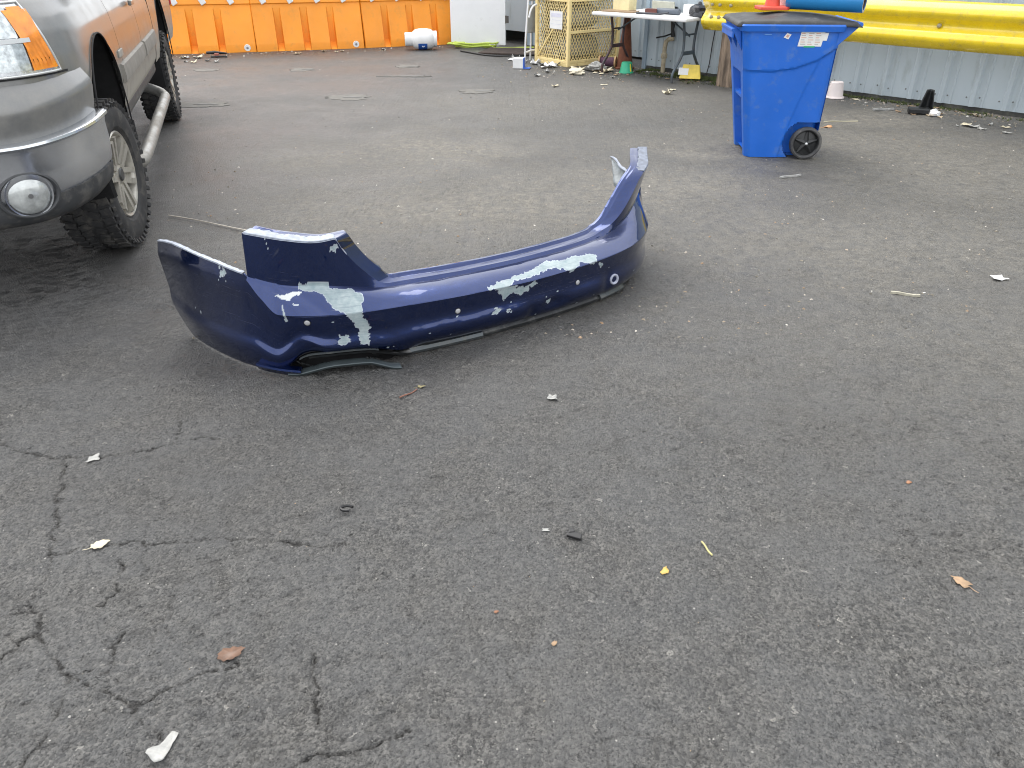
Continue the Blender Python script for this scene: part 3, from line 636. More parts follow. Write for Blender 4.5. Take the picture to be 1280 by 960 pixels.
# cab: roof, pillars, glass
m = MB(); sec = []
for y, zt, hw in ((.62, 1.40, .86), (1.15, 1.93, .72), (1.45, 2.00, .70), (2.30, 2.00, .70), (2.62, 1.95, .70), (2.78, 1.40, .84)): sec.append([(-hw, y, zt), (-hw*.6, y, zt+.025), (hw*.6, y, zt+.025), (hw, y, zt)])
P = np.array(sec); m.grid(P[1:5]); m.build('roof', TP, truck, 50)
m = MB(); m.add([(-.88, .62, 1.39), (.88, .62, 1.39), (.71, 1.14, 1.92), (-.71, 1.14, 1.92)], [(0, 1, 2, 3)]); m.build('windscreen', GLASS, truck)
m = MB(); m.add([(-.88, 2.77, 1.39), (.88, 2.77, 1.39), (.70, 2.63, 1.94), (-.70, 2.63, 1.94)], [(0, 3, 2, 1)]); m.build('rear_window', GLASS, truck)
for sx in (1, -1):
    for y0, y1, y2, y3 in ((.74, 1.76, 1.74, 1.22), (1.86, 2.70, 2.58, 1.86)):
        m = MB(); m.add([(sx*.905, y0, 1.40), (sx*.905, y1, 1.40), (sx*.735, y2, 1.90), (sx*.735, y3, 1.90)], [(0, 1, 2, 3)]); m.build('side_window', GLASS, truck)
    for pth in ([(.88, .64, 1.39), (.72, 1.15, 1.93)], [(.90, 1.81, 1.39), (.73, 1.80, 1.93)], [(.88, 2.76, 1.39), (.71, 2.62, 1.94)], [(.725, 1.15, 1.93), (.715, 2.62, 1.95)]):
        m = MB(); m.bar((sx*pth[0][0], *pth[0][1:]), (sx*pth[1][0], *pth[1][1:]), .07, .06); m.build('pillar', TP, truck, None, .015)
    m = MB(); m.box((sx*.90, 1.74, 1.375), (.13, 2.06, .06)); m.build('belt_rail', TP, truck, None, .015)
    m = MB(); m.box((sx*1.13, .86, 1.52), (.20, .11, .24)); mr = m.build('wing_mirror', GREYPL, truck, None, .03, 3)
    m = MB(); m.bar((sx*.93, .86, 1.43), (sx*1.06, .86, 1.48), .05); m.build('mirror_arm', GREYPL, mr, None, .01)
    m = MB(); m.box((sx*1.13, .918, 1.52), (.16, .006, .19)); m.build('mirror_glass', GLASS, mr)
    for y in (1.62, 2.60):
        m = MB(); m.box((sx*1.017, y, 1.14), (.022, .16, .035)); m.build('door_handle', TP, truck, None, .008)
    # cladding strip on the lower doors
    for y0, y1 in ((.58, 1.76), (1.84, 2.72)):
        s = np.linspace(s_at_y(y0), s_at_y(y1), 20); P = np.stack([tpl(s, .002+0*s, .772), tpl(s, -.016+0*s, .782), tpl(s, -.020+0*s, .815), tpl(s, -.016+0*s, .872), tpl(s, .002+0*s, .882)], 1)
        m = MB(); P[..., 0] *= sx; m.grid(P); k = 5
        m.f += [tuple(range(k)), tuple(len(m.v)-k+i for i in range(k))]; m.build('door_cladding', pm('dusty_cladding', (.25, .235, .21), .75, var=.15, vs=8), truck, 35)
    # badge on the fender (unreadable at this distance)
    m = MB(); m.box((sx*1.012, .66, .93), (.010, .16, .040)); m.build('fender_badge', pm('dusty_badge', (.30, .29, .26), .6), truck, None, .006)
    # rocker and step bar
    m = MB(); m.box((sx*.90, 1.70, .60), (.14, 2.05, .10)); m.build('rocker_panel', GREYPL, truck, None, .03)
    pth = [(.74, .36, .46), (.93, .38, .38), (1.0, .46, .345), (1.02, .70, .345), (1.02, 1.75, .372), (1.02, 2.38, .39), (1.01, 2.54, .395), (.95, 2.64, .42), (.78, 2.68, .48)]
    pts = [tuple(q) for q in catmull([(sx*a, b, c_) for a, b, c_ in pth], 6)]
    m = MB(); m.tube(pts, .039, 14); sb = m.build('step_bar', pm('dull_steel_tube', (.36, .36, .345), .42, metal=.7, var=.12, dirt=(.30, .28, .25), damt=.5, dsc=9), truck, 60)
# bed
m = MB()
zb = [.62, .70, .84, .95, 1.06, 1.18, 1.30, 1.36]; db = [.03, .012, 0, 0, .006, .014, .03, .05]
ys = np.linspace(2.80, 5.05, 70); zz = np.linspace(.62, 1.36, 40)
P = np.stack([np.stack([1.005-np.interp(zz, zb, db)-.05*max(0, (y-4.9)/.15)**2, np.full(40, y), zz], -1) for y in ys], 0)
q = MB(); q.grid(P); q.v, q.f = arch_cut(q.v, q.f, ARCH); MB().add(q.v, q.f).build('bed_side', TP, truck, 30, recalc=False); MB().add([(-x, y, z) for x, y, z in q.v], [f[::-1] for f in q.f]).build('bed_side', TP, truck, 30, recalc=False)
m = MB(); m.box((0, 5.02, .99), (1.86, .06, .72)); m.build('tailgate', TP, truck, None, .02)
m = MB(); m.box((0, 2.84, 1.03), (1.88, .05, .64)); m.box((0, 3.93, .80), (1.6, 2.1, .04)); m.box((.92, 3.93, 1.352), (.11, 2.2, .03)); m.box((-.92, 3.93, 1.352), (.11, 2.2, .03)); m.box((.82, 3.93, 1.07), (.03, 2.1, .52)); m.box((-.82, 3.93, 1.07), (.03, 2.1, .52)); m.build('bed_liner', DARK, truck, None, .01)
m = MB(); m.box((0, 5.16, .70), (1.8, .16, .18)); m.build('rear_bumper', CHROME, truck, None, .03)
for sx in (1, -1): m = MB(); m.box((sx*.955, 5.03, 1.10), (.12, .07, .38)); m.build('tail_light', pm('red_lens', (.4, .012, .01), .15, coat=.5), truck, None, .02)
# chassis, axles
m = MB()
for sx in (1, -1): m.box((sx*.45, 2.1, .50), (.10, 5.6, .16))
m.box((0, 0, .42), (1.5, .12, .12)); m.lathe([(.055, -.75), (.055, -.12), (.15, -.08), (.15, .08), (.055, .12), (.055, .75)], (0, 3.67, .40), AX, 14, True); m.box((0, .2, .62), (.85, 1.1, .3)); m.box((0, .7, 1.0), (1.5, .05, .6)); m.box((0, 1.7, .62), (1.7, 2.1, .06)); m.build('chassis', DARK, truck)
# mud flaps / splash guards seen behind the front tyre
for sx in (1, -1): m = MB(); m.box((sx*.90, .56, .40), (.22, .014, .34), Matrix.Rotation(R(-8), 3, 'X')); m.build('mud_flap', pm('mud_flap_rubber', (.02, .02, .021), .7, dirt=(.1, .09, .08), damt=.3), truck, None, .006)
# ---- front: body-coloured upper pad, chrome bumper, lower valance, lamps
FPL = [(0, -.965), (.25, -.96), (.48, -.94), (.66, -.895), (.80, -.815), (.90, -.70), (.965, -.57), (.995, -.46), (1.005, -.405)]
FC = catmull(FPL, 16); FS = np.concatenate([[0], np.cumsum(np.linalg.norm(np.diff(FC, axis=0), axis=1))]); FT = np.gradient(FC, axis=0); FT /= np.linalg.norm(FT, axis=1)[:, None]; FN = np.stack([-FT[:, 1], FT[:, 0]], 1)
def fpl(s, d, z): return np.stack([np.interp(s, FS, FC[:, 0])+np.interp(s, FS, FN[:, 0])*d, np.interp(s, FS, FC[:, 1])+np.interp(s, FS, FN[:, 1])*d, np.broadcast_to(z, np.shape(s))], -1)
def band(name, prof, mat, s0=0, s1=None, n=60, zf=None, ang=35, both=True, cap=True, parent=truck):
    s = np.linspace(s0, s1 or FS[-1], n); lift = .05*np.clip((s-.75)/(FS[-1]-.75), 0, 1)**1.3
    P = np.stack([fpl(s, d+0*s, z+lift*(1 if zf is None else zf)) for d, z in prof], 1); m = MB()
    for Q in ((P, mirror(P)) if both else (P,)):
        b = len(m.v); m.grid(Q); k = len(prof)
        if cap: m.f += [tuple(b+(n-1)*k+i for i in range(k))]+([tuple(b+i for i in range(k))] if s0 > 0 else [])
    return m.build(name, mat, parent, ang)
band('bumper_pad', [(.075, .985), (.062, .975), (.012, .905), (.002, .885), (.0, .86), (.010, .80), (.022, .735), (.08, .735)], TP)
fbump = band('front_bumper', [(.03, .752), (-.022, .752), (-.034, .746), (-.036, .735), (-.020, .722), (-.014, .70), (-.016, .62), (-.008, .53), (.006, .506), (.04, .502)], CHROME)
band('lower_valance', [(.03, .512), (-.004, .508), (.0, .47), (.012, .43), (.045, .395), (.11, .380)], GREYPL)
# fog lamps in dark bezels
fs = .735
for sx in (1, -1):
    c_ = fpl(np.array([fs]), np.array([-.004]), .535)[0]; nn = fpl(np.array([fs]), np.array([-1.]), .535)[0]-c_; nn = Vector(nn).normalized(); nn = (nn+Vector((0, 0, -.05))).normalized()
    if sx < 0: c_[0] *= -1; nn.x *= -1
    M = nn.to_track_quat('Z', 'Y').to_matrix(); S_ = Matrix.Diagonal((1.05, 1.0, 1))
    m = MB(); m.lathe([(.112, -.012), (.109, .006), (.102, .009), (.095, .002), (.090, -.035), (.0005, -.04)], c_, M @ Matrix.Diagonal((1.16, .92, 1)), 40); bz = m.build('fog_lamp_bezel', pm('bezel_dark', (.05, .052, .055), .5), truck, 40)
    m = MB(); m.lathe([(.0005, .020), (.03, .0185), (.06, .012), (.082, .0), (.088, -.012)], c_, M, 36); m.build('fog_lamp_lens', pm('hazy_lens', (.52, .54, .53), .18, metal=.35, var=.3, vs=22, coat=.8), bz, 50)
    m = MB(); m.lathe([(.088, -.014), (.090, .004), (.096, .005), (.098, -.014)], c_, M, 36); m.build('fog_lamp_ring', CHROME, bz, 50)
    m = MB(); m.lathe([(.0005, .022), (.010, .022), (.012, .016)], c_, M, 16); m.build('fog_lamp_bulb', pm('bulb_cap', (.12, .12, .12), .3), bz, 50)
# headlamps: housing, two clear chambers, divider, amber corner lens
def tsurf(s, z, e): return tpl(s, np.interp(z, ZP, DP)-e, z)
for sx in (1, -1):
    s0, s1 = .50, 1.045
    def patch(name, a, b, z0, z1, e, mat, parent, n=22, k=10, tap=0., ang=40):
        P = np.zeros((n, k, 3)); zz = np.linspace(z0, z1, k)
        for j, z in enumerate(zz):
            bb = b-tap*(z-z0)/(z1-z0); s = np.linspace(a, bb, n); P[:, j] = tsurf(s, np.full(n, z), e)
        P[..., 0] *= sx; m = MB(); m.grid(P); return m.build(name, mat, parent, ang)
    hl = patch('headlight', s0, s1, 1.005, 1.275, .003, LAMPIN, truck, tap=.07)
    patch('chamber', s0+.015, .885, 1.022, 1.125, .010, pm('clear_chamber', (.50, .54, .55), .10, metal=.5, var=.45, vs=42, coat=1), hl)
    patch('chamber', s0+.015, .875, 1.148, 1.255, .010, pm('clear_chamber', (.5, .5, .5)), hl)
    patch('divider', s0+.01, .925, 1.128, 1.145, .013, pm('lamp_divider', (.6, .62, .62), .3, var=.1), hl)
    patch('amber_lens', .892, 1.030, 1.018, 1.262, .011, AMBER, hl, tap=.062)
    for k in range(5): patch('lens_rib', .905+.022*k, .909+.022*k, 1.03, 1.25, .0125, AMBER, hl, 3, 8, .05)
    m = MB(); e = .006
    a = [tsurf(np.array([q]), np.array([1.003]), e)[0] for q in np.linspace(s0, s1, 14)]+[tsurf(np.array([s1-.07*u]), np.array([1.003+.274*u]), e)[0] for u in np.linspace(.1, 1, 8)]+[tsurf(np.array([q]), np.array([1.277]), e)[0] for q in np.linspace(s1-.09, s0, 14)]
    m.tube([(sx*x, y, z) for x, y, z in a], .006, 7); m.build('lamp_trim', pm('pale_trim', (.62, .63, .62), .3, metal=.5), hl, 60)
    patch('lamp_seam', .42, 1.10, .990, .999, .004, DARK, truck, 26, 3)
# grille
m = MB(); m.box((0, -.90, 1.12), (.90, .05, .30)); gr = m.build('grille', DARK, truck, None, .01)
for k in range(3): m = MB(); m.box((0, -.932, 1.02+.10*k), (.88, .02, .022)); m.build('grille_bar', CHROME, gr, None, .005)
m = MB(); m.box((0, -.92, 1.12), (.98, .04, .36)); m.v = m.v; m.build('grille_surround', CHROME, gr, None, .02)
# ---- wheels: chunky all-terrain tyre and six-spoke alloy
def make_wheel():
    wv = bpy.data.objects.new('wheel', None); col.objects.link(wv); wv.parent = truck; wv.empty_display_size = .1
    m = MB(); W = .135; r0 = .385
    m.lathe([(.218, .085), (.224, .105), (.25, .128), (.30, .138), (.345, .133), (.372, .118), (.381, .09), (.3835, .04), (.384, 0), (.3835, -.04), (.381, -.09), (.372, -.118), (.345, -.133), (.30, -.138), (.25, -.128), (.224, -.105), (.218, -.085)], (0, 0, 0), AX, 72)
    n = 44
    for k in range(n):
        a = 2*math.pi*k/n
        def blk(x, da, rad, sx_, sl, h, tw):
            an = a+da; M = Matrix.Rotation(an, 3, 'X') @ Matrix.Rotation(tw, 3, 'Z'); c_ = M @ Vector((0, 0, 0)); c_ = Matrix.Rotation(an, 3, 'X') @ Vector((x, 0, rad)); m.box(c_, (sx_, sl, h), M)
        blk(.096, 0, .3825, .052, .036, .018, .18); blk(-.096, .05, .3825, .052, .036, .018, -.18)
        blk(.036, .04, .3850, .050, .034, .016, -.35); blk(-.036, .09, .3850, .050, .034, .016, .35)
        M = Matrix.Rotation(a, 3, 'X'); m.box(M @ Vector((.128, 0, .356)), (.016, .024, .040), M @ Matrix.Rotation(.5, 3, 'Y')); m.box(M @ Vector((-.128, 0, .356)), (.016, .024, .040), M @ Matrix.Rotation(-.5, 3, 'Y'))
    m.build('tyre', RUBBER, wv, 25)
    m = MB(); m.lathe([(.228, .112), (.222, .118), (.212, .112), (.205, .09), (.198, .02), (.205, -.10), (.225, -.115)], (0, 0, 0), AX, 56)
    for k in range(6):
        a = math.pi/3*k
        for dd in (-.16, .16):
            M = Matrix.Rotation(a, 3, 'X'); p0 = Vector((.085, .055*math.sin(dd)*3, .055)); p1 = Vector((.108, .205*math.sin(dd), .205*math.cos(dd)))
            m.bar(M @ p0, M @ p1, .030, .032, M @ Vector((1, 0, 0)))
        M = Matrix.Rotation(a, 3, 'X'); m.bar(M @ Vector((.075, 0, .05)), M @ Vector((.088, 0, .20)), .045, .02, M @ Vector((1, 0, 0)))
    m.lathe([(.0005, .104), (.03, .104), (.038, .098), (.07, .092), (.085, .075), (.085, .04)], (0, 0, 0), AX, 30)
    rim = m.build('rim', ALLOY, wv, 30)
    m = MB(); m.lathe([(.0005, .112), (.030, .111), (.036, .103)], (0, 0, 0), AX, 24); m.build('hub_cap', pm('hub_dark', (.05, .05, .05), .4), wv, 40)
    m = MB(); m.lathe([(.0005, -.02), (.16, -.02), (.165, .0), (.16, .012), (.0005, .014)], (0, 0, 0), AX, 40); m.build('brake_disc', pm('brake_iron', (.10, .085, .07), .6, metal=.6), wv, 40)
    return wv
w0 = make_wheel(); w0.location = (.862, 0, .392); w0.rotation_euler = (R(14), 0, R(-7))
for x, y, rz in ((-.862, 0, R(-7)+math.pi), (.862, 3.67, 0), (-.862, 3.67, math.pi)):
    c_ = copy_tree(w0, truck); c_.location = (x, y, .392); c_.rotation_euler = (R(31), 0, rz)

# ================================================================== metal building along the right
WD = Vector((.69, -.7238, 0)).normalized(); WN = Vector((WD.y, -WD.x, 0))          # along the wall, out of the wall
W0 = Vector((3.86, 8.97, 0)); WRZ = math.atan2(WD.y, WD.x)
bld = thing('metal_building', 'pale blue-grey ribbed metal building with an open white door', 'building', W0, WRZ)   # local x along the wall, local -y out of it
SHEET = pm('pale_blue_sheet', (.415, .475, .515), .42, var=.06, vs=2.2, dirt=(.20, .22, .21), damt=.18, dsc=5, stretch=(1.5, 1.5, .35))
TRIM = pm('trim_sheet', (.30, .38, .45), .45, var=.1)
JAMB = pm('jamb_sheet', (.55, .62, .66), .45, var=.08)
def sheet(x0, x1, y, z0, z1, name='wall_panel'):
    xs_ = []; n = max(1, round((x1-x0)/.305)); st = (x1-x0)/n
    for k in range(n):
        a = x0+k*st; xs_ += [(a, 0), (a+st*.40, 0), (a+st*.46, .022), (a+st*.56, .022), (a+st*.62, 0), (a+st*.78, 0), (a+st*.80, .006), (a+st*.84, .006), (a+st*.86, 0)]
    xs_.append((x1, 0)); m = MB(); V = []
    for x, d in xs_: V += [(x, y-d, z0), (x, y-d, z1)]
    m.add(V, [(2*i, 2*i+2, 2*i+3, 2*i+1) for i in range(len(xs_)-1)])
    o = m.build(name, SHEET, bld, None, recalc=False)
    md = o.modifiers.new('t', 'SOLIDIFY'); md.thickness = .004; md.offset = 1
    for k in range(n):                                                        # screws near the foot
        for q in (.30, .70):
            m = MB(); m.lathe([(.0005, .008), (.006, .007), (.011, .0)], (x0+(k+q)*st, y-.001, z0+.075+.02*random.random()), Matrix(((1, 0, 0), (0, 0, -1), (0, 1, 0))), 8); m.build('screw', pm('rusty_screw', (.16, .17, .17), .6), o)
    return o
xA0 = -2.98                                                                   # corner behind the table
x = xA0
while x < 7.5: sheet(x, x+.915, 0, .045, 3.3); x += .9155
m = MB(); m.box((2.2, .03, .022), (10.4, .05, .044)); m.build('base_flashing', pm('base_dark', (.05, .05, .048), .8, dirt=(.14, .14, .11), damt=.4), bld)
m = MB(); m.box((xA0-.02, .0, 1.65), (.06, .06, 3.3)); m.build('corner_trim', TRIM, bld, None, .006)
m = MB(); m.box((xA0-.03, .38, 1.65), (.03, .70, 3.3)); m.build('return_wall', SHEET, bld)
xB0, xB1 = xA0-1.62, xA0-.02
sheet(xB0, xB0+.80, .70, .03, 3.3); sheet(xB0+.80, xB1, .70, .03, 3.3)
m = MB(); m.box((xB0-.64, .715, 2.745), (1.285, .05, 1.11)); m.build('door_header', SHEET, bld)
xJ = xB0-1.03
for k, (dx, wdt, d) in enumerate(((0, .10, .03), (-.10, .10, .0), (-.20, .09, .045))):
    m = MB(); m.box((xJ+dx, .70-d, 1.12), (wdt, .10, 2.2)); m.build('door_jamb', (JAMB, SHEET, TRIM)[k], bld, None, .006)
m = MB(); m.box((xB0-.04, .70, 1.12), (.07, .12, 2.2)); m.build('door_jamb', JAMB, bld, None, .006)
m = MB(); m.box((xB0-.5, .70, .015), (1.0, .34, .03)); m.build('door_sill', pm('grey_sill', (.28, .28, .27), .7, dirt=(.1, .09, .07), damt=.4), bld, None, .006)
m = MB(); m.box((xJ-1.3, .74, 1.75), (2.1, .04, 3.1)); m.v = [(a, b, c) for a, b, c in m.v]; m.build('return_wall', SHEET, bld)
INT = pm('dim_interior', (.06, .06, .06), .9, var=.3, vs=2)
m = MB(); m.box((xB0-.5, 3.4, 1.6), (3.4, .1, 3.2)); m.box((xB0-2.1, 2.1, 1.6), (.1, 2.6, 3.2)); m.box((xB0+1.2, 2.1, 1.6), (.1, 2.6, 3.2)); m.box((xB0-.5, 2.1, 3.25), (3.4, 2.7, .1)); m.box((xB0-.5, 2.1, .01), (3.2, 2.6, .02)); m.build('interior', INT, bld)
m = MB(); m.box((2.2, 2.6, 3.36), (11., 5.4, .12)); m.build('roof', TRIM, bld)
# the open door leaf
dl = Vector((-.10, 13.42, .04)); dr = Vector((-.985, 13.64, .04)); dd_ = (dr-dl); dW = dd_.length
m = MB(); Mi = Matrix.Rotation(-WRZ, 3, 'Z')
a = Mi @ (dl-W0); b = Mi @ (dr-W0); mid = (a+b)/2; ang = math.atan2(b.y-a.y, b.x-a.x)
m.box((mid.x, mid.y, 1.06), (dW, .045, 2.03), rotz(ang)); door = m.build('door', pm('white_door', (.80, .81, .82), .4, var=.03, dirt=(.5, .5, .48), damt=.12, dsc=6), bld, None, .004)
for z in (.42, 1.1, 1.8):
    m = MB(); m.lathe([(.012, -.055), (.012, .055)], (a.x+.012, a.y-.01, z), None, 10, True); m.box((a.x+.03, a.y-.0, z), (.05, .02, .10), rotz(ang)); m.build('hinge', pm('dark_hinge', (.12, .11, .10), .5, metal=.5), door)
hp = b+(a-b)*.07; m = MB(); m.lathe([(.012, 0), (.012, .04), (.028, .05), (.028, .075), (.01, .085)], (hp.x, hp.y-.02, 1.0), Matrix(((1, 0, 0), (0, 0, -1), (0, 1, 0))), 14, True); m.build('door_knob', CHROME, door, 40)
# standpipe under the table
sp = thing('standpipe', 'beige upright water pipe with black valve against the wall under the table', 'pipe', tuple(W0+WD*(-2.62)+WN*.10))
BEIGE = pm('beige_pipe', (.42, .36, .25), .6, var=.25, vs=14, dirt=(.15, .12, .08), damt=.35)
m = MB(); m.tube([(0, 0, -.02), (0, 0, .30), (.01, 0, .37), (.04, -.01, .40), (.10, -.03, .41)], .028, 12); m.build('pipe', BEIGE, sp, 50)
m = MB(); m.lathe([(.036, -.03), (.042, -.02), (.042, .02), (.036, .03)], (0, 0, .20), None, 14, True); m.build('coupling', BEIGE, sp, 40)
m = MB(); m.tube([(.09, -.02, .43), (.075, -.02, .52), (.08, -.01, .60), (.06, 0, .70), (.07, 0, .78)], [.030, .022, .034, .026, .05], 10); m.box((.04, .02, .72), (.16, .08, .07)); m.build('valve', BLACKP, sp, 40)
m = MB(); m.tube([(.08, -.02, .47), (-.02, -.05, .44), (-.13, -.04, .42)], .010, 8); m.build('lever', BLACKP, sp, 50)
cb = MB(); cb.tube([(0, 0, 0), (.02, -.01, .14), (.03, 0, .35), (.05, 0, .60), (.06, 0, .85)], .006, 6)
o = cb.build('cable', pm('dark_cable', (.03, .03, .032), .6), None, 60); o.location = W0+WD*(-1.98)+WN*.05+Vector((0, 0, .03)); tag(o, 'thin dark cable hanging down the wall behind the table', 'cable')

# ================================================================== yellow guard rail on timber posts
YEL = pm('yellow_paint', (.82, .60, .015), .27, var=.10, vs=4, dirt=(.30, .24, .09), damt=.2, dsc=13, coat=.9)
rail = thing('guard_rail', 'yellow corrugated steel guard rail on a timber post before the wall', 'guard rail', W0, WRZ)
prof = [(.030, .600), (.012, .606), (-.010, .628), (-.052, .668), (-.064, .695), (-.060, .722), (-.020, .765), (.006, .790), (.012, .808), (.006, .826), (-.020, .852), (-.060, .895), (-.064, .922), (-.052, .950), (-.010, .990), (.012, 1.012), (.030, 1.018)]
xs_ = [-1.74+.12*k for k in range(78)]; off = -.60
P = np.array([[(x_, off+d, z) for d, z in prof] for x_ in xs_])
m = MB(); m.grid(P); o = m.build('beam', YEL, rail, 50); md = o.modifiers.new('t', 'SOLIDIFY'); md.thickness = .006
for x_ in (-1.62, -1.52, -1.38, -.1, .86, 2.6, 4.2):
    for z in ((.745, .875) if x_ < -1.2 else (.808,)):
        m = MB(); m.lathe([(.0005, .016), (.014, .014), (.022, .004), (.022, -.002)], (x_, off-.008 if z == .808 else off-.045, z), Matrix(((1, 0, 0), (0, 0, -1), (0, 1, 0))), 12); m.build('bolt', pm('bolt_head', (.40, .36, .25), .5, metal=.5), rail, 40)
WOOD = pm('weathered_timber', (.22, .165, .12), .88, var=.6, vs=24, dirt=(.035, .026, .02), damt=.48, dsc=22, bmp=.02, bsc=24, stretch=(1, 1, .12))
for x_, h, rr in ((-1.44, .98, .112), (3.4, .98, .112), (6.6, .98, .112)):
    m = MB(); nz, na_ = 14, 20; Pq = np.zeros((nz, na_+1, 3))
    for i in range(nz):
        for j in range(na_+1):
            a_ = 2*math.pi*j/na_; z = h*i/(nz-1); g = rr*(1+.20*(vnoise(np.array([math.cos(a_)*3+5]), np.array([math.sin(a_)*3+z*1.2+9]), 90)[0]-.5)+.10*(vnoise(np.array([math.cos(a_)*11+5]), np.array([math.sin(a_)*11+z*.8]), 91)[0]-.5)); sq = 1/max(abs(math.cos(a_)), abs(math.sin(a_)))
            g *= (.55+.45*min(sq, 1.25)); Pq[i, j] = (x_+g*math.cos(a_)+.012*z, -.42+g*math.sin(a_), z-.01)
    m.grid(Pq); m.f.append(tuple((nz-1)*(na_+1)+j for j in range(na_))); po = m.build('post', WOOD, rail, 30)
    for q in range(4):
        a_ = 3.6+.4*q; m = MB(); m.box((x_+rr*.97*math.cos(a_)+.01, -.42+rr*.97*math.sin(a_), .35+.13*q), (.010, .012, .24+.05*q), rotz(a_)); m.build('split', pm('split_dark', (.02, .014, .01), .95), po)
    m = MB(); m.box((x_, -.545, .80), (.15, .06, .32)); m.build('spacer', WOOD, po, None, .01)

# ================================================================== orange water barriers
ORA = pm('orange_plastic', (.90, .315, .022), .50, var=.10, vs=3, dirt=(.55, .25, .06), damt=.2, dsc=6)
WHITEP = pm('white_plastic', (.78, .78, .77), .45, var=.05)
def barrier(p, ang, L, label):
    b_ = thing('road_barrier', label, 'road barrier', p, ang, 'orange water-filled barriers across the yard')
    fl = [.37, .775, 1.18]
    xsb = sorted({0, .012, L-.012, L, *[f+e for f in fl for e in (-.055, -.045, .045, .055)]})
    zs_ = [0, .10, .115, .25, .45, .60, .625, .655, .67, .95, 1.05, 1.07]
    def yz(x, z):
        y = np.interp(z, [0, .10, .64, .655, .67, 1.07], [.0, .004, .135, .135, .120, .20])
        if z > .03 and any(abs(x-f) < .05 for f in fl) and z < .61: y = max(y, .128)
        return y+(.012 if x in (0, L) else 0)
    P = np.array([[(x, yz(x, z), z) for z in zs_] for x in xsb]); m = MB(); m.grid(P)
    Pb = P.copy(); Pb[..., 1] = .56-Pb[..., 1]; m.grid(Pb)
    n = len(zs_)
    for i in (0, len(xsb)-1):
        m.add([tuple(q) for q in P[i]]+[tuple(q) for q in Pb[i]][::-1], [tuple(range(2*n))])
    m.add([tuple(q) for q in P[:, -1]]+[tuple(q) for q in Pb[:, -1]][::-1], [tuple(range(2*len(xsb)))])
    m.build('shell', ORA, b_, 25)
    for k in range(4):
        x = .17+.405*k; m = MB(); m.box((x, .118, .735), (.085, .02, .15), Matrix.Rotation(R(-28), 3, 'Y')); m.build('bright_slot_plate', WHITEP, b_, None, .009)  # added white plates standing for bright background seen through slots
    m = MB(); m.lathe([(.0005, .012), (.016, .012), (.018, .006), (.045, .008), (.050, -.004)], (L-.13, .002, .062), Matrix(((1, 0, 0), (0, 0, -1), (0, 1, 0))), 24); pl_ = m.build('drain_plug', WHITEP, b_, 40)
    m = MB(); m.lathe([(.0005, .015), (.016, .014), (.018, .008)], (L-.13, .002, .062), Matrix(((1, 0, 0), (0, 0, -1), (0, 1, 0))), 14); m.build('plug_centre', pm('plug_grey', (.22, .22, .25), .5), pl_, 40)
    return b_
barrier((-5.60, 12.53, 0), R(13.6), 1.68, 'orange plastic barrier beside the truck, leftmost of the row')
barrier((-3.955, 12.92, 0), R(17.6), 1.66, 'orange plastic barrier in the middle of the row of three')
barrier((-2.36, 13.44, 0), R(20.5), 1.66, 'orange plastic barrier behind the white propane tank')

# ================================================================== propane tank lying on its side, hose, doorstep
pt = thing('propane_tank', 'white propane tank lying on its side before the orange barrier', 'gas tank', (-1.40, 13.22, .155), R(8))
m = MB(); m.lathe([(.0005, -.19), (.06, -.185), (.11, -.165), (.142, -.12), (.152, -.06), (.152, .06), (.142, .12), (.11, .165), (.06, .185), (.0005, .19)], (0, 0, 0), AX, 36); m.build('body', WHITEP, pt, 60)
m = MB(); m.lathe([(.09, -.29), (.10, -.285), (.10, -.16), (.09, -.16)], (0, 0, 0), AX, 28); m.build('collar', WHITEP, pt, 40)
m = MB(); m.lathe([(.02, -.25), (.02, -.18)], (0, 0, 0), AX, 12, True); m.box((-.23, 0, .02), (.03, .03, .09)); m.build('valve', pm('brass', (.4, .3, .12), .4, metal=.8), pt, 40)
m = MB(); m.lathe([(.115, .15), (.118, .21), (.108, .21), (.105, .15)], (0, 0, 0), AX, 28); m.build('foot_ring', WHITEP, pt, 40)
a_ = np.linspace(R(188), R(262), 12); m = MB(); m.grid(np.array([[(x, math.cos(q)*.1535*1, math.sin(q)*.1535) for x in (-.085, .055)] for q in a_])); m.v = [(x, -abs(y) if False else y, z) for x, y, z in m.v]
a_ = np.linspace(R(200), R(268), 12); m = MB(); m.grid(np.array([[(x, math.cos(q)*.1545, math.sin(q)*.1545) for x in (-.085, .055)] for q in a_])); lb = m.build('label', pm('blue_label', (.02, .10, .42), .5), pt, 60)
m = MB(); m.lathe([(.012, 0), (.020, 0)], (-.01, -.129, -.088), Matrix(((1, 0, 0), (0, .56, -.83), (0, .83, .56))), 12); m.build('label_print', WHITEP, lb)
m = MB(); pts = []
for k in range(110):
    a_ = k*.30; rr = .30+.05*math.sin(k*.21); pts.append((-.62+.9*rr*math.cos(a_)*1.15+.10*math.sin(k*.07), 13.63+.42*rr*math.sin(a_), .018+.0006*k+.006*math.sin(k*1.7)))
pts += [(-.30+.13*k, 13.5-.03*math.sin(k), .016) for k in range(6)]
m.tube([Vector(q)-Vector((-.62, 13.63, 0)) for q in pts], .013, 7); o = m.build('garden_hose', pm('yellow_green_hose', (.50, .62, .10), .5), None, 60); o.location = (-.62, 13.46, 0); tag(o, 'yellow-green hose coiled at the foot of the white door', 'hose')
m = MB(); m.box((.30, 12.85, .012), (1.5, .75, .024), rotz(-.25)); o = m.build('door_mat', pm('dark_brown_mat', (.05, .036, .03), .95, var=.4, vs=20), None, None, .006); tag(o, 'dark brown worn mat on the ground before the doorway', 'mat')
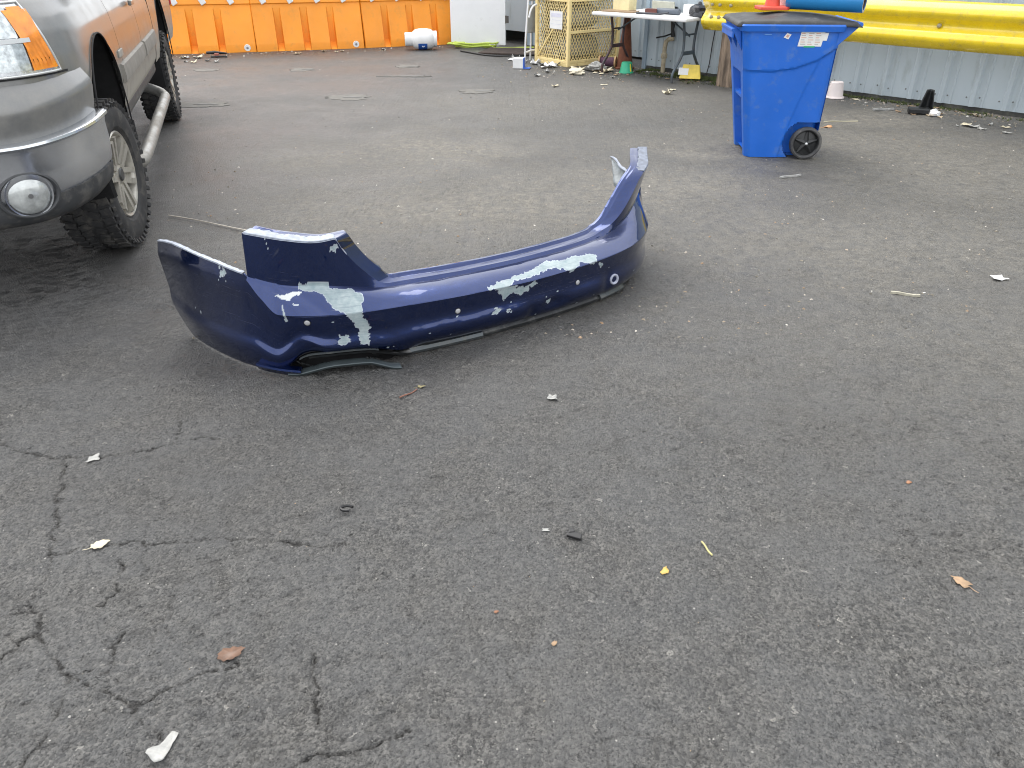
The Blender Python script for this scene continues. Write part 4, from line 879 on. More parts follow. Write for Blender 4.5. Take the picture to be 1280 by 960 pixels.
m = MB(); m.tube([tuple(q) for q in catmull([(-.80, 12.95, .014), (-.35, 12.42, .012), (.05, 12.36, .016), (.45, 12.48, .014), (.9, 12.4, .012)], 8)], .012, 7); o = m.build('extension_cable', pm('black_cable', (.02, .02, .02), .6), None, 60); tag(o, 'black cable running along the ground in front of the doorway', 'cable')

# ================================================================== blue wheeled bin
BLUE = pm('blue_bin_plastic', (.012, .125, .55), .38, var=.08, vs=3, dirt=(.10, .19, .38), damt=.20, dsc=11, bmp=.0006, bsc=300)
BLACKL = pm('black_lid_plastic', (.030, .031, .033), .50, var=.2, vs=6, dirt=(.13, .13, .13), damt=.25, dsc=9)
binr = thing('wheeled_bin', 'blue two-wheeled refuse bin with a black lid', 'bin', (2.09, 6.465, 0), R(-4))
# local: -x is the front, +x the wheel side, -y faces the camera
BT, BB = (-.375, .345, .31), (-.215, .328, .262)          # x-front, x-back, half depth at z .96 / z .03
def bl(z):
    f = np.clip((z-.005)/.955, 0, 1); return [b+(t-b)*f for t, b in zip(BT, BB)]
def belt(x): return np.interp(x, [-.40, -.30, -.12, .05, .20, .32], [.66, .645, .64, .665, .72, .80])
def diag(z): return np.interp(z, [.0, .10, .30, .55, .72, .80], [.03, .045, .085, .155, .215, .245])
zsB = np.concatenate([np.linspace(.005, .96, 96)])
def side_grid(sy):
    us = np.linspace(0, 1, 70); P = np.zeros((70, len(zsB), 3))
    for j, z in enumerate(zsB):
        xf, xb, hy = bl(z); x = xf+(xb-xf)*us
        rnd = np.clip(1-np.minimum(us, 1-us)/.09, 0, 1); y = hy-.045*rnd**2.2
        step = np.clip((z-belt(x))/.012, 0, 1); y = y+.014*step
        if z < .8: y = y-.010*np.clip((x-diag(z))/.012, 0, 1)*(1-step)
        # wheel housing: cut back near the axle
        d = np.hypot(x-.232, z-.125); y = np.where((d < .165) & (x > .04) & (z < .27), y-.075, y)
        P[:, j] = np.stack([x, sy*y, np.full(70, z)], -1)
    return P
def end_grid(front):
    vs_ = np.linspace(-1, 1, 60); P = np.zeros((60, len(zsB), 3))
    for j, z in enumerate(zsB):
        xf, xb, hy = bl(z); y = vs_*(hy-.045+.014*float(z > belt(xf if front else xb))); x = np.full(60, xf if front else xb)
        if front:
            rec = np.clip((.62-z)/.012, 0, 1)*np.clip((.16-np.abs(y))/.008, 0, 1); x = x+.055*rec
            if .425 < z < .452: x = np.where(np.abs(y) < .165, xf+.012, x)
        P[:, j] = np.stack([x, y, np.full(60, z)], -1)
    return P
m = MB(); m.grid(side_grid(-1)); m.grid(side_grid(1)); m.grid(end_grid(True)); m.grid(end_grid(False))
m.add([(-.20, -.2, .03), (.26, -.2, .03), (.26, .2, .03), (-.20, .2, .03)], [(0, 1, 2, 3)])
body = m.build('body', BLUE, binr, 32)
# rim, lift pocket at the front, handle yoke
def loop(z, g):
    xf, xb, hy = bl(z); xf -= g; xb += g; hy += g+.014; r_ = .05; pts = []
    for cx, cy, a0 in ((xb-r_, hy-r_, 0), (xf+r_, hy-r_, 90), (xf+r_, -hy+r_, 180), (xb-r_, -hy+r_, 270)):
        pts += [(cx+r_*math.cos(R(a0+15*k)), cy+r_*math.sin(R(a0+15*k)), z) for k in range(7)]
    return pts
ring = [loop(z, g) for z, g in ((.925, .0), (.925, .020), (.962, .026), (.972, .020), (.972, -.01))]
n = len(ring[0]); m = MB(); m.add([p for r_ in ring for p in r_], [(i*n+k, i*n+(k+1) % n, (i+1)*n+(k+1) % n, (i+1)*n+k) for i in range(4) for k in range(n)]); m.build('rim', BLUE, binr, 30)
m = MB(); m.box((-.405, 0, .925), (.07, .46, .020)); m.box((-.425, 0, .895), (.014, .46, .05))
for y in (-.22, 0, .22): m.add([(-.43, y-.012, .92), (-.37, y-.012, .92), (-.345, y-.012, .78), (-.43, y+.012, .92), (-.37, y+.012, .92), (-.345, y+.012, .78)], [(0, 1, 2), (5, 4, 3), (0, 3, 4, 1), (1, 4, 5, 2), (2, 5, 3, 0)])
m.build('lift_ledge', BLUE, binr, None, .003)
m = MB()
for sy in (-1, 1): m.add([(.30, sy*.30, .95), (.30, sy*.27, .95), (.30, sy*.27, .80), (.30, sy*.30, .80), (.475, sy*.30, .985), (.475, sy*.27, .985), (.46, sy*.27, .955), (.46, sy*.30, .955)], [(0, 1, 2, 3), (4, 7, 6, 5), (0, 4, 5, 1), (1, 5, 6, 2), (2, 6, 7, 3), (3, 7, 4, 0)])
m.tube([(.465, -.31, .97), (.465, .31, .97)], .018, 12); m.build('handle', BLUE, binr, 40, .004)
# lid: shallow dome with a raised middle and a downturned skirt
nx, ny = 44, 30; P = np.zeros((nx, ny, 3))
for i, u in enumerate(np.linspace(0, 1, nx)):
    for j, v in enumerate(np.linspace(-1, 1, ny)):
        x = -.425+.90*u; hy = .345-.02*abs(u-.5); y = v*hy; e = min(u, 1-u, (1-abs(v))*.6)
        z = .980+.026*min(1, (e/.16))**.6+.022*math.exp(-((u-.55)/.26)**4)*math.exp(-(v/.62)**4)-.012*(u > .96)-.010*math.cos(v*3)*0
        if e < .004: z = .962
        P[i, j] = (x, y, z+.004*math.sin(u*5+v))
m = MB(); m.grid(P); lid = m.build('lid', BLACKL, binr, 40); md = lid.modifiers.new('t', 'SOLIDIFY'); md.thickness = .006
# wheels
def bin_wheel(sy):
    wv = bpy.data.objects.new('wheel', None); col.objects.link(wv); wv.parent = binr; wv.location = (.235, sy*.275, .122); wv.rotation_euler = (0, 0, 0 if sy < 0 else math.pi)
    Mf = Matrix(((1, 0, 0), (0, 0, -1), (0, 1, 0)))
    m = MB(); m.lathe([(.098, .026), (.106, .032), (.118, .026), (.122, .012), (.122, -.012), (.118, -.028), (.10, -.032)], (0, 0, 0), Mf, 40); m.build('tyre', pm('bin_tyre', (.05, .05, .052), .7, dirt=(.16, .155, .145), damt=.4, dsc=12), wv, 40)
    m = MB(); m.lathe([(.0005, .014), (.03, .014), (.036, .004), (.085, -.006), (.092, .018), (.100, .026)], (0, 0, 0), Mf, 40)
    for k in range(5):
        a_ = 2*math.pi*k/5+.3; M = Mf @ Matrix.Rotation(a_, 3, 'Z'); m.add([M @ Vector(q) for q in ((.0, -.026, .012), (.088, -.008, .004), (.088, .008, .004), (.0, .026, .012), (.0, 0, .030), (.086, 0, .012))], [(0, 1, 5, 4), (4, 5, 2, 3), (1, 2, 5)])
    m.build('rim', pm('bin_rim', (.022, .023, .024), .35, var=.2), wv, 25)
    m = MB(); m.lathe([(.0005, .036), (.007, .035), (.011, .031), (.012, .012)], (0, 0, 0), Mf, 16); m.build('axle_cap', pm('zinc_cap', (.7, .72, .73), .3, metal=.6), wv, 50)
bin_wheel(-1); bin_wheel(1)
m = MB(); m.tube([(.235, -.26, .122), (.235, .26, .122)], .011, 10); m.build('axle', CHROME, binr, 50)
# stickers on the camera side
def on_side(x, z): xf, xb, hy = bl(z); return hy+.014+.0022
def sticker(name, x0, x1, z0, z1, mat, parent, e=0, skew=0, cut=None):
    P = np.array([[(x0+(x1-x0)*u+skew*v, -(on_side(0, z0+(z1-z0)*v)+e), z0+(z1-z0)*v) for v in np.linspace(0, 1, 4)] for u in np.linspace(0, 1, 4)]); m = MB(); m.grid(P); return m.build(name, mat, parent)
PAPER = pm('sticker_paper', (.74, .73, .70), .55, var=.06)
st = sticker('info_sticker', .035, .205, .825, .925, PAPER, body, 0, .012)
sticker('sticker_corner', .200, .238, .865, .918, PAPER, st, .0003, .006)
INK = pm('faded_red_ink', (.62, .36, .28), .6); INK2 = pm('faded_grey_ink', (.42, .41, .40), .6)
for r_ in range(6):
    for c_ in range(3): sticker('print_line', .050+.052*c_, .088+.052*c_-.006*((r_+c_) % 3), .838+.0145*r_, .843+.0145*r_, INK if (r_+c_) % 2 else INK2, st, .0006, .001)
sticker('green_band', .080, .160, .818, .828, pm('green_print', (.05, .42, .16), .5), st, .0003)
P_ = [(-.075, .885), (-.055, .915), (-.022, .905), (-.040, .872)]
m = MB(); m.add([(x, -(on_side(0, z)+.0004), z) for x, z in P_], [(0, 1, 2, 3)]); s2 = m.build('small_sticker', PAPER, body)
m = MB(); m.add([(x*.5-.024, -(on_side(0, z*.5+.447)+.0009), z*.5+.447) for x, z in P_], [(0, 1, 2, 3)]); m.build('sticker_mark', INK, s2)
m = MB(); m.box((-.19, -(on_side(0, .905)+.001), .905), (.05, .003, .006)); m.build('embossed_mark', pm('worn_blue', (.10, .25, .58), .5), body)
# on the lid: blue tube, little cone, white tub
PIPEB = pm('blue_tube', (.02, .22, .52), .35, var=.1, vs=5, coat=.3)
pb = thing('blue_tube', 'thick blue plastic tube lying on the lid of the bin', 'tube', (2.32, 6.32, 1.135)); A_, B_ = Vector((-.23, .16, -.005)), Vector((.235, -.125, -.012)); ax_ = (B_-A_).normalized(); M = ax_.to_track_quat('Z', 'Y').to_matrix(); L_ = (B_-A_).length
m = MB(); m.lathe([(.066, 0), (.078, 0), (.080, .004), (.080, L_-.004), (.078, L_), (.066, L_), (.064, L_-.01), (.064, .01)], A_, M, 36); m.build('wall', PIPEB, pb, 40)
m = MB(); m.lathe([(.062, L_+.0012), (.0785, L_+.0012)], A_, M, 36); m.build('cut_end', pm('pale_core', (.50, .47, .44), .7), pb)
m = MB(); m.lathe([(.0635, L_-.004), (.063, .02)], A_, M, 30); m.build('core', pm('brown_core', (.07, .05, .04), .9), pb, 50)
def cone(name, label, loc, hgt, rb, base, mat, ringm=None):
    c_ = thing(name, label, 'traffic cone', loc); rt = rb*.22
    m = MB(); m.lathe([(rb*1.06, .0), (rb, base*.10), (rt, hgt-.01), (rt*.8, hgt), (rt*.55, hgt-.005), (rt*.5, hgt*.6)], (0, 0, .02), None, 30); m.build('body', mat, c_, 40)
    m = MB(); s_ = base/2; q = s_*.22; m.prism([(s_-q, -s_), (s_, -s_+q), (s_, s_-q), (s_-q, s_), (-s_+q, s_), (-s_, s_-q), (-s_, -s_+q), (-s_+q, -s_)], 0, .025); m.build('base', mat, c_, None, .006)
    if ringm: m = MB(); f = lambda z: rb+(rt-rb)*z/hgt+.002; m.lathe([(f(hgt*.45), hgt*.45+.02), (f(hgt*.7), hgt*.7+.02)], (0, 0, 0), None, 30); m.build('reflective_collar', ringm, c_, 40)
    return c_
REDC = pm('faded_red_cone', (.66, .085, .05), .5, var=.12)
cone('traffic_cone', 'small faded red cone standing on the bin lid', (1.985, 6.52, 1.044), .30, .055, .22, REDC, WHITEP)
m = MB(); m.lathe([(.0005, 0), (.040, 0), (.052, .10), (.054, .10), (.042, .006), (.0005, .006)], (0, 0, 0), None, 24); o = m.build('plastic_tub', WHITEP, None, 40); o.location = (2.105, 6.60, 1.055); tag(o, 'white plastic tub between the cone and the blue tube', 'tub')

# ================================================================== yellow cage with gas cylinders
CY = pm('cage_cream_paint', (.86, .69, .33), .45, var=.08, vs=6, dirt=(.45, .30, .14), damt=.14, dsc=10)
cdir = Vector((.73, .56, 0)).normalized(); cg = thing('gas_cage', 'cream-yellow wire mesh cage for gas cylinders beside the table', 'cage', (.76, 11.27, 0), math.atan2(cdir.y, cdir.x))
CL, CW, CH, cm = .92, .67, .83, .38      # length along x, depth along +y, height, shelf height
def bars(name, L): 
    for a, b, w_ in L: m = MB(); m.bar(a, b, w_); m.build(name, CY, cg, None, .004)
bars('corner_post', [((x, y, .01), (x, y, CH), .045) for x in (0, CL) for y in (0, CW)])
for z in (.06, cm+.05, CH-.015):
    bars('rail', [((.023, 0, z), (CL-.023, 0, z), .036), ((.023, CW, z), (CL-.023, CW, z), .036), ((0, .023, z), (0, CW-.023, z), .036), ((CL, .023, z), (CL, CW-.023, z), .036)] if z != cm+.05 else [((.023, 0, z), (CL-.023, 0, z), .036)])
bars('brace', [((-.004, .03, CH-.05), (-.004, CW-.03, .09), .018)])
def mesh_face(org, ux, w_, z0, z1):
    m = MB(); org = Vector(org); ux = Vector(ux); nn = ux.cross(Vector((0, 0, 1)))
    pu, pv = .050, .084; sl = pv/pu; h = z1-z0; kk = int((w_+h/sl)/pu)+2
    for sgn in (1, -1):
        for k in range(-1, kk+int(h/pv)):
            pts = []
            # line z = sgn*sl*(u-u0)
            u0 = k*pu-(h/sl if sgn > 0 else 0)
            for u in (0, w_):
                z = sl*(u-u0) if sgn > 0 else -sl*(u-u0)
                if 0 <= z <= h: pts.append((u, z))
            for z in (0, h):
                u = u0+z/sl if sgn > 0 else u0-z/sl
                if 0 < u < w_: pts.append((u, z))
            if len(pts) >= 2:
                (a, b), (c_, d) = pts[0], pts[-1]
                if math.hypot(a-c_, b-d) > .01: m.bar(org+ux*a+Vector((0, 0, z0+b)), org+ux*c_+Vector((0, 0, z0+d)), .0085, .004, nn)
    o = m.build('wire_mesh', CY, cg, recalc=False); return o
mesh_face((.02, .002, 0), (1, 0, 0), CL-.04, .08, cm+.035); mesh_face((.02, .002, 0), (1, 0, 0), CL-.04, cm+.065, CH-.03)
mesh_face((.002, .02, 0), (0, 1, 0), CW-.04, .08, CH-.03); mesh_face((CL, .02, 0), (0, 1, 0), CW-.04, .08, CH-.03); mesh_face((.02, CW, 0), (1, 0, 0), CL-.04, .08, CH-.03)
for z, nm in ((.052, 'floor_tray'), (cm+.02, 'shelf_tray'), (CH, 'top_plate')): m = MB(); m.box((CL/2, CW/2, z), (CL-.05, CW-.05, .008)); m.build(nm, pm('tray_dark', (.16, .12, .07), .7), cg)
m = MB(); m.box((CL/2, -.004, .020), (CL+.05, .03, .04)); m.box((-.004, CW/2, .020), (.03, CW+.02, .04)); m.build('skid', CY, cg, None, .004)
m = MB(); m.box((-.014, .25, .57), (.003, .26, .22)); sg = m.build('notice', WHITEP, cg)
for k in range(3): m = MB(); m.box((-.0165, .25, .52+.05*k), (.001, .20-.03*k, .004)); m.build('notice_line', pm('pale_blue_ink', (.62, .64, .74), .6), sg)
m = MB(); m.box((-.0168, .25, .63), (.001, .20, .045)); m.build('notice_panel', pm('pale_violet_print', (.66, .66, .76), .6), sg)
CYLM = pm('cylinder_grey', (.42, .42, .41), .4, var=.1, dirt=(.4, .38, .33), damt=.3)
for k, (z, y, lab) in enumerate(((.20, .34, 'pale grey gas cylinder lying on the lower shelf of the cage'), (.585, .34, 'pale grey gas cylinder lying on the upper shelf of the cage'))):
    o_ = thing('gas_cylinder', lab, 'gas cylinder', tuple(Vector((.76, 11.27, z+.005))+cdir*.46+Vector((-cdir.y, cdir.x, 0))*y), math.atan2(cdir.y, cdir.x), 'gas cylinders in the cage')
    m = MB(); m.lathe([(.0005, -.34), (.06, -.335), (.12, -.30), (.142, -.24), (.142, .24), (.12, .30), (.0005, .34)], (0, 0, 0), AX, 30); m.build('body', CYLM, o_, 50)
    m = MB(); m.lathe([(.085, -.40), (.092, -.40), (.092, -.31), (.085, -.31)], (0, 0, 0), AX, 24); m.build('collar', CYLM, o_, 40)
    m = MB(); m.lathe([(.022, -.40), (.022, -.32)], (0, 0, 0), AX, 12, True); m.build('valve', pm('brass', (.4, .3, .12)), o_)

# ================================================================== folding table and what lies on and around it
tb = thing('folding_table', 'white-topped folding table with grey steel legs along the wall', 'table', tuple(W0+WD*(-1.855)+WN*.80), WRZ+math.pi)
# local: +x runs left along the wall, -y ... the wall is on the -y side
TLn, TDp, TZ = 1.44, .70, .72
m = MB(); m.box((TLn/2, -TDp/2, TZ-.02), (TLn, TDp, .04)); m.build('top', WHITEP, tb, None, .015, 3)
LEGM = pm('grey_leg_steel', (.075, .095, .11), .45, metal=.3, var=.15, dirt=(.13, .09, .07), damt=.25, dsc=9)
LEGR = pm('rusty_leg_steel', (.055, .042, .048), .5, metal=.3, var=.3, dirt=(.16, .07, .05), damt=.35, dsc=7)
for x, mat in ((.16, LEGM), (1.27, LEGR)):
    for s_ in (0, 1):
        y0, y1, yf = (-.20, -.24, -.07) if s_ == 0 else (-.50, -.46, -.63)
        m = MB(); m.tube([tuple(q) for q in catmull([(x, y0, TZ-.04), (x, y1, .48), (x, y1+(.005 if s_ == 0 else -.005), .32), (x, (y1+yf)/2, .20), (x, yf, .10), (x, yf, 0.0)], 5)], .016, 8); m.build('leg', mat, tb, 60)
    m = MB(); m.box((x, -.35, .315), (.02, .26, .045)); m.build('cross_plate', mat, tb, None, .004)
    m = MB(); m.tube([(x, -.235, .52), (x, -.465, .52)], .010, 8); m.build('cross_bar', mat, tb, 60)
    m = MB(); m.tube([(x, -.35, .50), (x+(.30 if x < .7 else -.30), -.35, TZ-.05)], .011, 8); m.build('brace', LEGM, tb, 60)
def on_table(u, v): return W0+WD*(-1.855-u)+WN*(.80-v)+Vector((0, 0, TZ))
def item(name, label, cat, u, v, build, mat, rz=0, z=0, **k):
    m = MB(); build(m); o = m.build(name, mat, None, **k); o.location = on_table(u, v)+Vector((0, 0, z)); o.rotation_euler = (0, 0, rz); return tag(o, label, cat)
item('carton', 'cream-yellow carton standing on the left end of the table', 'box', 1.22, .40, lambda m: m.prism([(-.13, -.09), (.13, -.09), (.11, .09), (-.11, .09)], 0, .22), pm('cream_card', (.80, .70, .40), .6), WRZ, bevel=.006)
item('cardboard_sheet', 'brown cardboard sheet lying under the cream carton on the table', 'cardboard', 1.16, .28, lambda m: m.box((0, 0, .008), (.46, .30, .016)), pm('brown_card', (.26, .18, .11), .8), WRZ+.15, bevel=.003)
item('wood_block', 'dark red-brown wooden block on the middle of the table', 'wood block', .72, .30, lambda m: m.box((0, 0, .028), (.15, .08, .055)), pm('red_brown_wood', (.14, .05, .04), .7), WRZ+.3, bevel=.006)
item('grey_tube', 'dark grey tube lying along the table top', 'tube', .50, .34, lambda m: m.lathe([(.030, -.16), (.034, -.155), (.034, .155), (.030, .16)], (0, 0, .034), AX, 20, True), pm('slate_tube', (.10, .12, .15), .4), WRZ+.05, smooth=40)
item('pry_bar', 'thin dark bar lying slanted across the front of the table', 'tool', .60, .16, lambda m: m.tube([(-.22, -.05, .012), (-.1, -.02, .012), (.1, .03, .014), (.2, .06, .03)], .011, 8), pm('dark_iron', (.05, .055, .065), .5, metal=.4), WRZ-.1, smooth=60)
item('white_box', 'white box on the right end of the table by the guard rail', 'box', .22, .42, lambda m: m.box((0, 0, .06), (.17, .12, .12)), WHITEP, WRZ+.1, bevel=.006)
def crumple(m, r, n=14, flat=.6, seed=0):
    P = np.zeros((n, n+1, 3)); rg = np.random.default_rng(seed)
    k_ = rg.random(2)*40
    for i in range(n):
        for j in range(n+1):
            th = math.pi*i/(n-1); ph = 2*math.pi*j/n; d = Vector((math.sin(th)*math.cos(ph), math.sin(th)*math.sin(ph), math.cos(th)))
            g = r*(.62+.75*vnoise(np.array([d.x*2.3+k_[0]]), np.array([d.y*2.3+d.z*2.9+k_[1]]), seed % 50)[0]); P[i, j] = (d.x*g, d.y*g, max(-.3*r, d.z*g*flat)+.3*r)
    m.grid(P)
item('crumpled_bag', 'black and grey crumpled plastic bag on the right end of the table', 'bag', .06, .36, lambda m: crumple(m, .12, 16, .9, 5), pm('black_film', (.035, .037, .045), .25, var=.5, vs=30), smooth=20)
item('paper_stack', 'low stack of white papers in the middle of the table', 'papers', .84, .42, lambda m: (m.box((0, 0, .012), (.28, .2, .024)), m.box((.02, .01, .03), (.27, .2, .012), rotz(.12))), WHITEP, WRZ, bevel=.002)
item('grey_board', 'light grey board leaning on the wall behind the table', 'board', .80, .64, lambda m: m.box((0, 0, .06), (.34, .02, .12), Matrix.Rotation(R(12), 3, 'X')), pm('pale_board', (.50, .50, .42), .6), WRZ, bevel=.003)
BROWNC = pm('rusty_brown_cone', (.18, .058, .028), .8, var=.3, vs=8, dirt=(.07, .035, .022), damt=.4, dsc=9)
cone('traffic_cone', 'tall dirty brown cone standing behind the table legs', (1.52, 11.16, 0), .80, .105, .25, BROWNC)
def placed(name, label, cat, loc, build, mat, rot=(0, 0, 0), group=None, **k):
    m = MB(); build(m); o = m.build(name, mat, None, **k); o.location = loc; o.rotation_euler = rot; return tag(o, label, cat, group)
sp_ = thing('cable_spool', 'wooden spool wound with dark purple cord on the ground by the cage', 'spool', (1.30, 11.22, .075), R(-20))
m = MB(); m.lathe([(.052, -.10), (.060, -.06), (.056, 0), (.061, .05), (.052, .10)], (0, 0, 0), AX, 24); m.build('cord', pm('purple_cord', (.10, .045, .075), .8, var=.3, vs=30), sp_, 40)
for x in (-.108, .108): m = MB(); m.lathe([(.016, -.009), (.075, -.009), (.075, .009), (.016, .009)], (x, 0, 0), AX, 26); m.build('flange', pm('pale_spool_wood', (.50, .32, .16), .7), sp_, 30)
gt = thing('plant_tub', 'small green tub with a yellow band on the ground under the table', 'tub', (1.50, 10.78, 0), .3)
m = MB(); m.lathe([(.0005, .13), (.060, .13), (.066, .125), (.088, .012), (.094, .0), (.098, 0)], (0, 0, 0), None, 26); m.build('body', pm('green_plastic', (.03, .40, .22), .45), gt, 40)
for k in range(3):
    a_ = np.linspace(-.35+.42*k, -.10+.42*k, 5); m = MB(); m.grid(np.array([[((.0895-.0225*z_/.113+.002)*math.cos(q-1.1), (.0895-.0225*z_/.113+.002)*math.sin(q-1.1), .012+z_) for z_ in (.01, .10)] for q in a_])); m.build('band', pm('yellow_print', (.75, .62, .05), .5) if k != 1 else BLACKP, gt)
placed('tray', 'yellow and white plastic tray tipped on its side under the table', 'tray', tuple(W0+WD*(-2.02)+WN*.34), lambda m: m.add([(-.13, -.09, 0), (.13, -.09, 0), (.10, -.04, .17), (-.10, -.04, .17), (-.13, .06, .02), (.13, .06, .02), (.10, .05, .15), (-.10, .05, .15)], [(0, 1, 2, 3), (0, 3, 7, 4), (1, 5, 6, 2), (3, 2, 6, 7), (0, 4, 5, 1)]), pm('tray_yellow', (.80, .60, .10), .5, var=.25, vs=5), (R(-12), 0, WRZ+.5), bevel=.006)
placed('flyer', 'white printed sheet stuck on the yellow tray under the table', 'paper', tuple(W0+WD*(-2.06)+WN*.445+Vector((0, 0, .055))), lambda m: m.box((0, 0, .05), (.12, .003, .09)), WHITEP, (R(-32), 0, WRZ+.5))
placed('plastic_cup', 'white plastic cup upside down by the wall, right of the bin', 'cup', (3.56, 8.93, 0), lambda m: m.lathe([(.0005, .165), (.060, .165), (.068, .158), (.088, .015), (.100, .012), (.104, 0)], (0, 0, 0), None, 26), pm('pinkish_white', (.76, .68, .66), .5, var=.08), smooth=40)
# folding chair by the door
ch = thing('folding_chair', 'folded chair with white tube legs and grey seat against the cage', 'chair', (.20, 11.72, 0), R(20))
TUBW = pm('white_tube', (.74, .75, .76), .35, metal=.2, var=.05)
for pth in ([(-.02, 0, .0), (.0, .02, .35), (.04, .05, .75), (.06, .06, .95)], [(.16, .25, .0), (.17, .25, .4), (.19, .25, .95)], [(.03, -.02, .58), (.06, -.02, .68), (.12, .0, .73), (.26, .05, .75)], [(.0, .06, .12), (.12, .12, .14), (.20, .14, .14)]):
    m = MB(); m.tube([tuple(q) for q in catmull(pth, 5)], .014, 8); m.build('frame_tube', TUBW, ch, 60)
m = MB(); m.box((.13, .14, .55), (.16, .03, .36), rotz(.3)); m.build('seat', pm('grey_vinyl', (.30, .31, .31), .5), ch, None, .012)
m = MB(); m.box((.13, .15, .86), (.16, .03, .18), rotz(.3)); m.build('backrest', pm('grey_vinyl', (.3, .3, .3)), ch, None, .012)
ct = thing('carton', 'small white carton with a blue side on the ground before the cage', 'box', (.12, 11.18, 0), R(-12))
m = MB(); m.box((-.03, 0, .065), (.14, .11, .13)); m.build('box', WHITEP, ct, None, .004)
m = MB(); m.box((.046, 0, .065), (.010, .112, .132)); m.box((.09, -.02, .006), (.09, .12, .008)); m.build('flap', pm('carton_blue', (.04, .13, .50), .5), ct)
# dark boot-like plastic by the right wall
bt = thing('plastic_scoop', 'bent black plastic scoop leaning among leaves by the right wall', 'scrap', (4.12, 8.00, 0), R(-35))
P = np.array([[(.16*(u-.5)*(1-.55*v), .10*math.sin(math.pi*u)*(1-.5*v)+.05*v, .22*v) for u in np.linspace(0, 1, 10)] for v in np.linspace(0, 1, 10)]); m = MB(); m.grid(P); o = m.build('shell', BLACKP, bt, 50); md = o.modifiers.new('t', 'SOLIDIFY'); md.thickness = .006
m = MB(); m.box((-.05, -.03, .03), (.20, .12, .06), rotz(.3)); m.build('heel', BLACKP, bt, None, .015)

# ================================================================== litter lying on the yard
PAPW = pm('litter_paper', (.34, .34, .325), .7, var=.35, vs=30, dirt=(.25, .24, .22), damt=.35, dsc=40)
TAN = pm('tan_leaf', (.34, .23, .14), .7, var=.25, vs=60); YELF = pm('yellow_leaf', (.55, .36, .10), .6, var=.2, vs=60); PALE = pm('pale_leaf', (.58, .52, .38), .65, var=.15, vs=60); BRN = pm('brown_leaf', (.15, .085, .055), .45, var=.3, vs=60)
BITS = pm('black_bit', (.015, .015, .016), .4); STRAW = pm('pale_straw', (.50, .46, .33), .7)
def sheet_bit(name, label, cat, x, y, w_, h_, mat, rz=0, curl=.25, seed=0, group=None, z=0.):
    n = 7; rg = np.random.default_rng(seed+100); k_ = rg.random(2)*30
    P = np.zeros((n, n, 3))
    for i in range(n):
        for j in range(n):
            u, v = i/(n-1)-.5, j/(n-1)-.5; e = vnoise(np.array([u*3+k_[0]]), np.array([v*3+k_[1]]), 3)[0]
            P[i, j] = (u*w_*(1+.9*(e-.5))*(1-.55*(v+.5)*k_[0]/30), v*h_*(1+.8*(vnoise(np.array([u*2+k_[1]]), np.array([v*2+k_[0]]), 8)[0]-.5)), .003+curl*min(w_, h_)*e*(abs(u)+abs(v)))
    P = P[:, :, :]; m = MB(); m.grid(P); o = m.build(name, mat, None, 25); o.location = (x, y, gz_at(x, y)+z); o.rotation_euler = (0, 0, rz)
    md = o.modifiers.new('t', 'SOLIDIFY'); md.thickness = .0008; return tag(o, label, cat, group)
def leaf_bit(name, label, x, y, L, mat, rz, lobes=0, seed=0, group=None, wid=.62, stem=True):
    n = 28; pts = []
    for k in range(n):
        a_ = 2*math.pi*k/n; g = 1+.10*math.sin(k*2.1+seed)
        if lobes: g *= .66+.34*abs(math.cos(a_*lobes/2+.4+seed))
        pts.append((L*.5*g*math.cos(a_), L*.5*wid*g*math.sin(a_)*(1-.30*math.cos(a_))*(1-.55*max(0, math.cos(a_))**4)))
    m = MB(); V = [(0, 0, .004)]; V += [(px, py, .002+L*.16*vnoise(np.array([px/L*4+seed]), np.array([py/L*4]), 4)[0]) for px, py in pts]
    m.add(V, [(0, 1+k, 1+(k+1) % n) for k in range(n)]); o = m.build(name, mat, None, 40); md = o.modifiers.new('t', 'SOLIDIFY'); md.thickness = .0008
    o.location = (x, y, gz_at(x, y)+.001); o.rotation_euler = (0, 0, rz); tag(o, label, 'leaf', group)
    if stem: m = MB(); m.tube([(-L*.38, 0, .004), (-L*.66, .06*L, .003), (-L*.9, .10*L, .005)], L*.018, 5); m.build('stem', mat, o, 60)
    return o
def stick(name, label, cat, a, b, r_, mat, sag=0, group=None, z=.004, seg=6):
    a, b = Vector((*a, gz_at(*a)+z)), Vector((*b, gz_at(*b)+z)); mid = (a+b)/2; side = (b-a).orthogonal().normalized(); pts = [a+(b-a)*t+Vector((side.x, side.y, 0))*sag*math.sin(t*math.pi)+Vector((0, 0, .002*math.sin(t*7))) for t in np.linspace(0, 1, 9)]
    m = MB(); m.tube([p-mid for p in pts], r_, seg); o = m.build(name, mat, None, 60); o.location = mid; return tag(o, label, cat, group)
